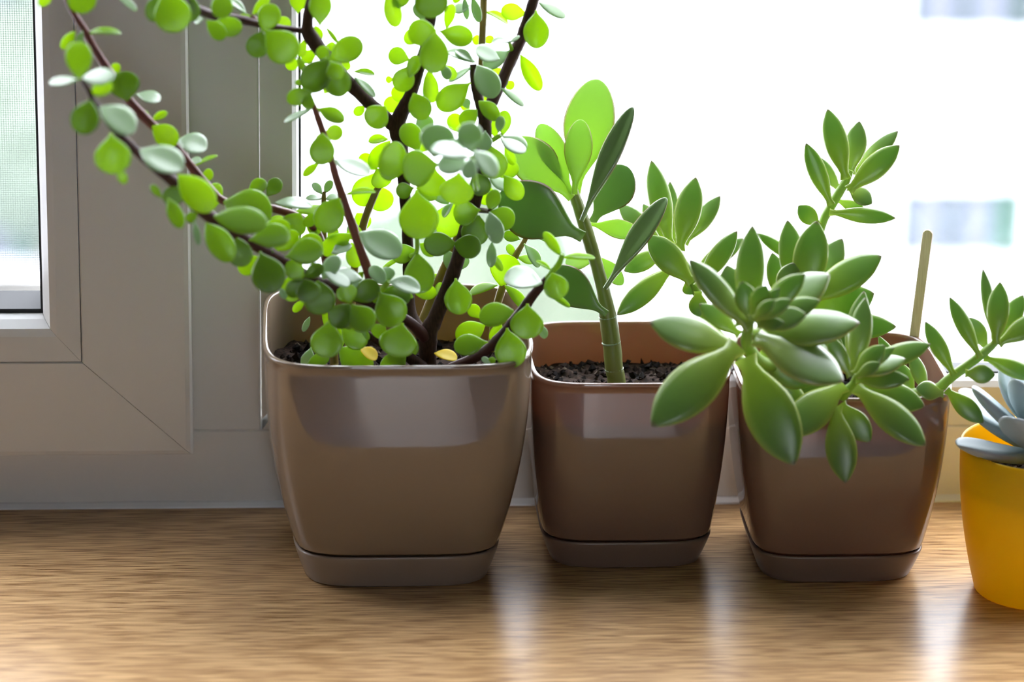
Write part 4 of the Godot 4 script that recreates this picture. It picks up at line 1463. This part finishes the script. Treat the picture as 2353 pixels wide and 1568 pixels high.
	sl(2100, 905, 2060, 835, 40, 10, 0.0, 7, -0.006)
	sl(2090, 905, 2020, 775, 34, 0, 0.0, 7, -0.012)


func build_echeveria():
	thing_node = pot_nodes.echeveria
	thing_at = thing_node.position
	var st := surf()
	tube(st, [v4(0.002, 0.052, 0.0, 0.006), v4(0.002, 0.066, 0.0, 0.0065), v4(0.001, 0.078, 0.0, 0.006), v4(0.0, 0.086, 0.0, 0.003)], 12)
	branch_node = put("stem", done(st), M.sedum_stem, thing_node)
	var turn := 0.35
	for i in 26:
		turn += 2.39996
		var f := i / 25.0
		var tilt := lerpf(0.12, 1.35, pow(f, 0.9))
		var long := lerpf(0.050, 0.018, f * f)
		var dir := Vector3(cos(turn) * cos(tilt), sin(tilt), sin(turn) * cos(tilt))
		var up := Vector3(-cos(turn) * sin(tilt), cos(tilt), -sin(turn) * sin(tilt))
		var o := MeshInstance3D.new()
		o.name = "leaf"
		o.mesh = leaf_shape("echeveria", [-0.16, -0.24][i % 2], 0.10)
		o.set_surface_override_material(0, M.echeveria_leaf)
		var wide := long * lerpf(0.52, 0.46, f)
		o.transform = Transform3D(Basis(dir.cross(up).normalized() * wide, dir * long, up * long), Vector3(0.001, 0.070 + 0.014 * f, 0) + dir * 0.004)
		branch_node.add_child(o, true)


func build_small_things():
	# wooden stick in the soil at the back of the third pot
	var foot := at(2083, 915, 0.030)
	foot.y = 0.070
	var top := at(2133, 528, 0.030)
	var stick := surf()
	var dir := (top - foot)
	var long := dir.length()
	dir /= long
	var side := (RIGHT - dir * RIGHT.dot(dir)).normalized()
	var turn := 0.25
	var flat := side.cross(dir).normalized()
	side = (side * cos(turn) + flat * sin(turn)).normalized()
	flat = side.cross(dir).normalized()
	var outline := PackedVector2Array()
	var hw := mm(11.5, 0.03)
	outline.append(Vector2(-hw, 0))
	outline.append(Vector2(hw, 0))
	for i in 13:
		var a := PI * i / 12.0
		outline.append(Vector2(hw * cos(a), long - hw + hw * sin(a)))
	var rings: Array = []
	for e in [[-0.0009, 0.92], [-0.00065, 1.0], [0.00065, 1.0], [0.0009, 0.92]]:
		var ring := PackedVector3Array()
		for p in outline:
			var q := Vector2(p.x * e[1], lerpf(long - hw, p.y, e[1]) if p.y > long - hw else p.y)
			ring.append(side * q.x + dir * q.y + flat * e[0])
		rings.append(ring)
	stick.set_smooth_group(-1)
	skin(stick, rings, true)
	cap(stick, rings[0], true)
	cap(stick, rings[-1])
	var o := put("plant_stick", done(stick), M.birch_stick, self, Transform3D(Basis(), foot))
	tag(o, "thin flat wooden stick standing in the soil behind the stonecrop", "stick")
	# dry yellow leaves lying on the soil of the big pot
	var spots := [
		[998, 812, 1052, 822, 26, 0.094, "bright yellow fallen leaf on the soil just right of the thick bark trunk"],
		[828, 800, 868, 824, 26, 0.106, "pale yellow fallen leaf on the soil between the two front leaves left of the trunk"],
		[1115, 806, 1145, 802, 16, 0.098, "small yellow fallen leaf on the soil under the slanting dark red branch"]]
	for s in spots:
		var b := at(s[0], s[1], s[5])
		var t := at(s[2], s[3], s[5] + 0.003)
		var f := thing("fallen_leaf", b, s[6], "leaf", "fallen leaves on the soil of the big pot")
		var axis := t - b
		var size := axis.length()
		axis /= size
		var n := (Vector3(0.1, 1, 0.35) - axis * Vector3(0.1, 1, 0.35).dot(axis)).normalized()
		put("blade", leaf_shape("round", 0.12, 0.15), M.leaf_dry, f, Transform3D(Basis(axis.cross(n) * mm(s[4] * 1.6), axis * size, n * size), Vector3.ZERO))
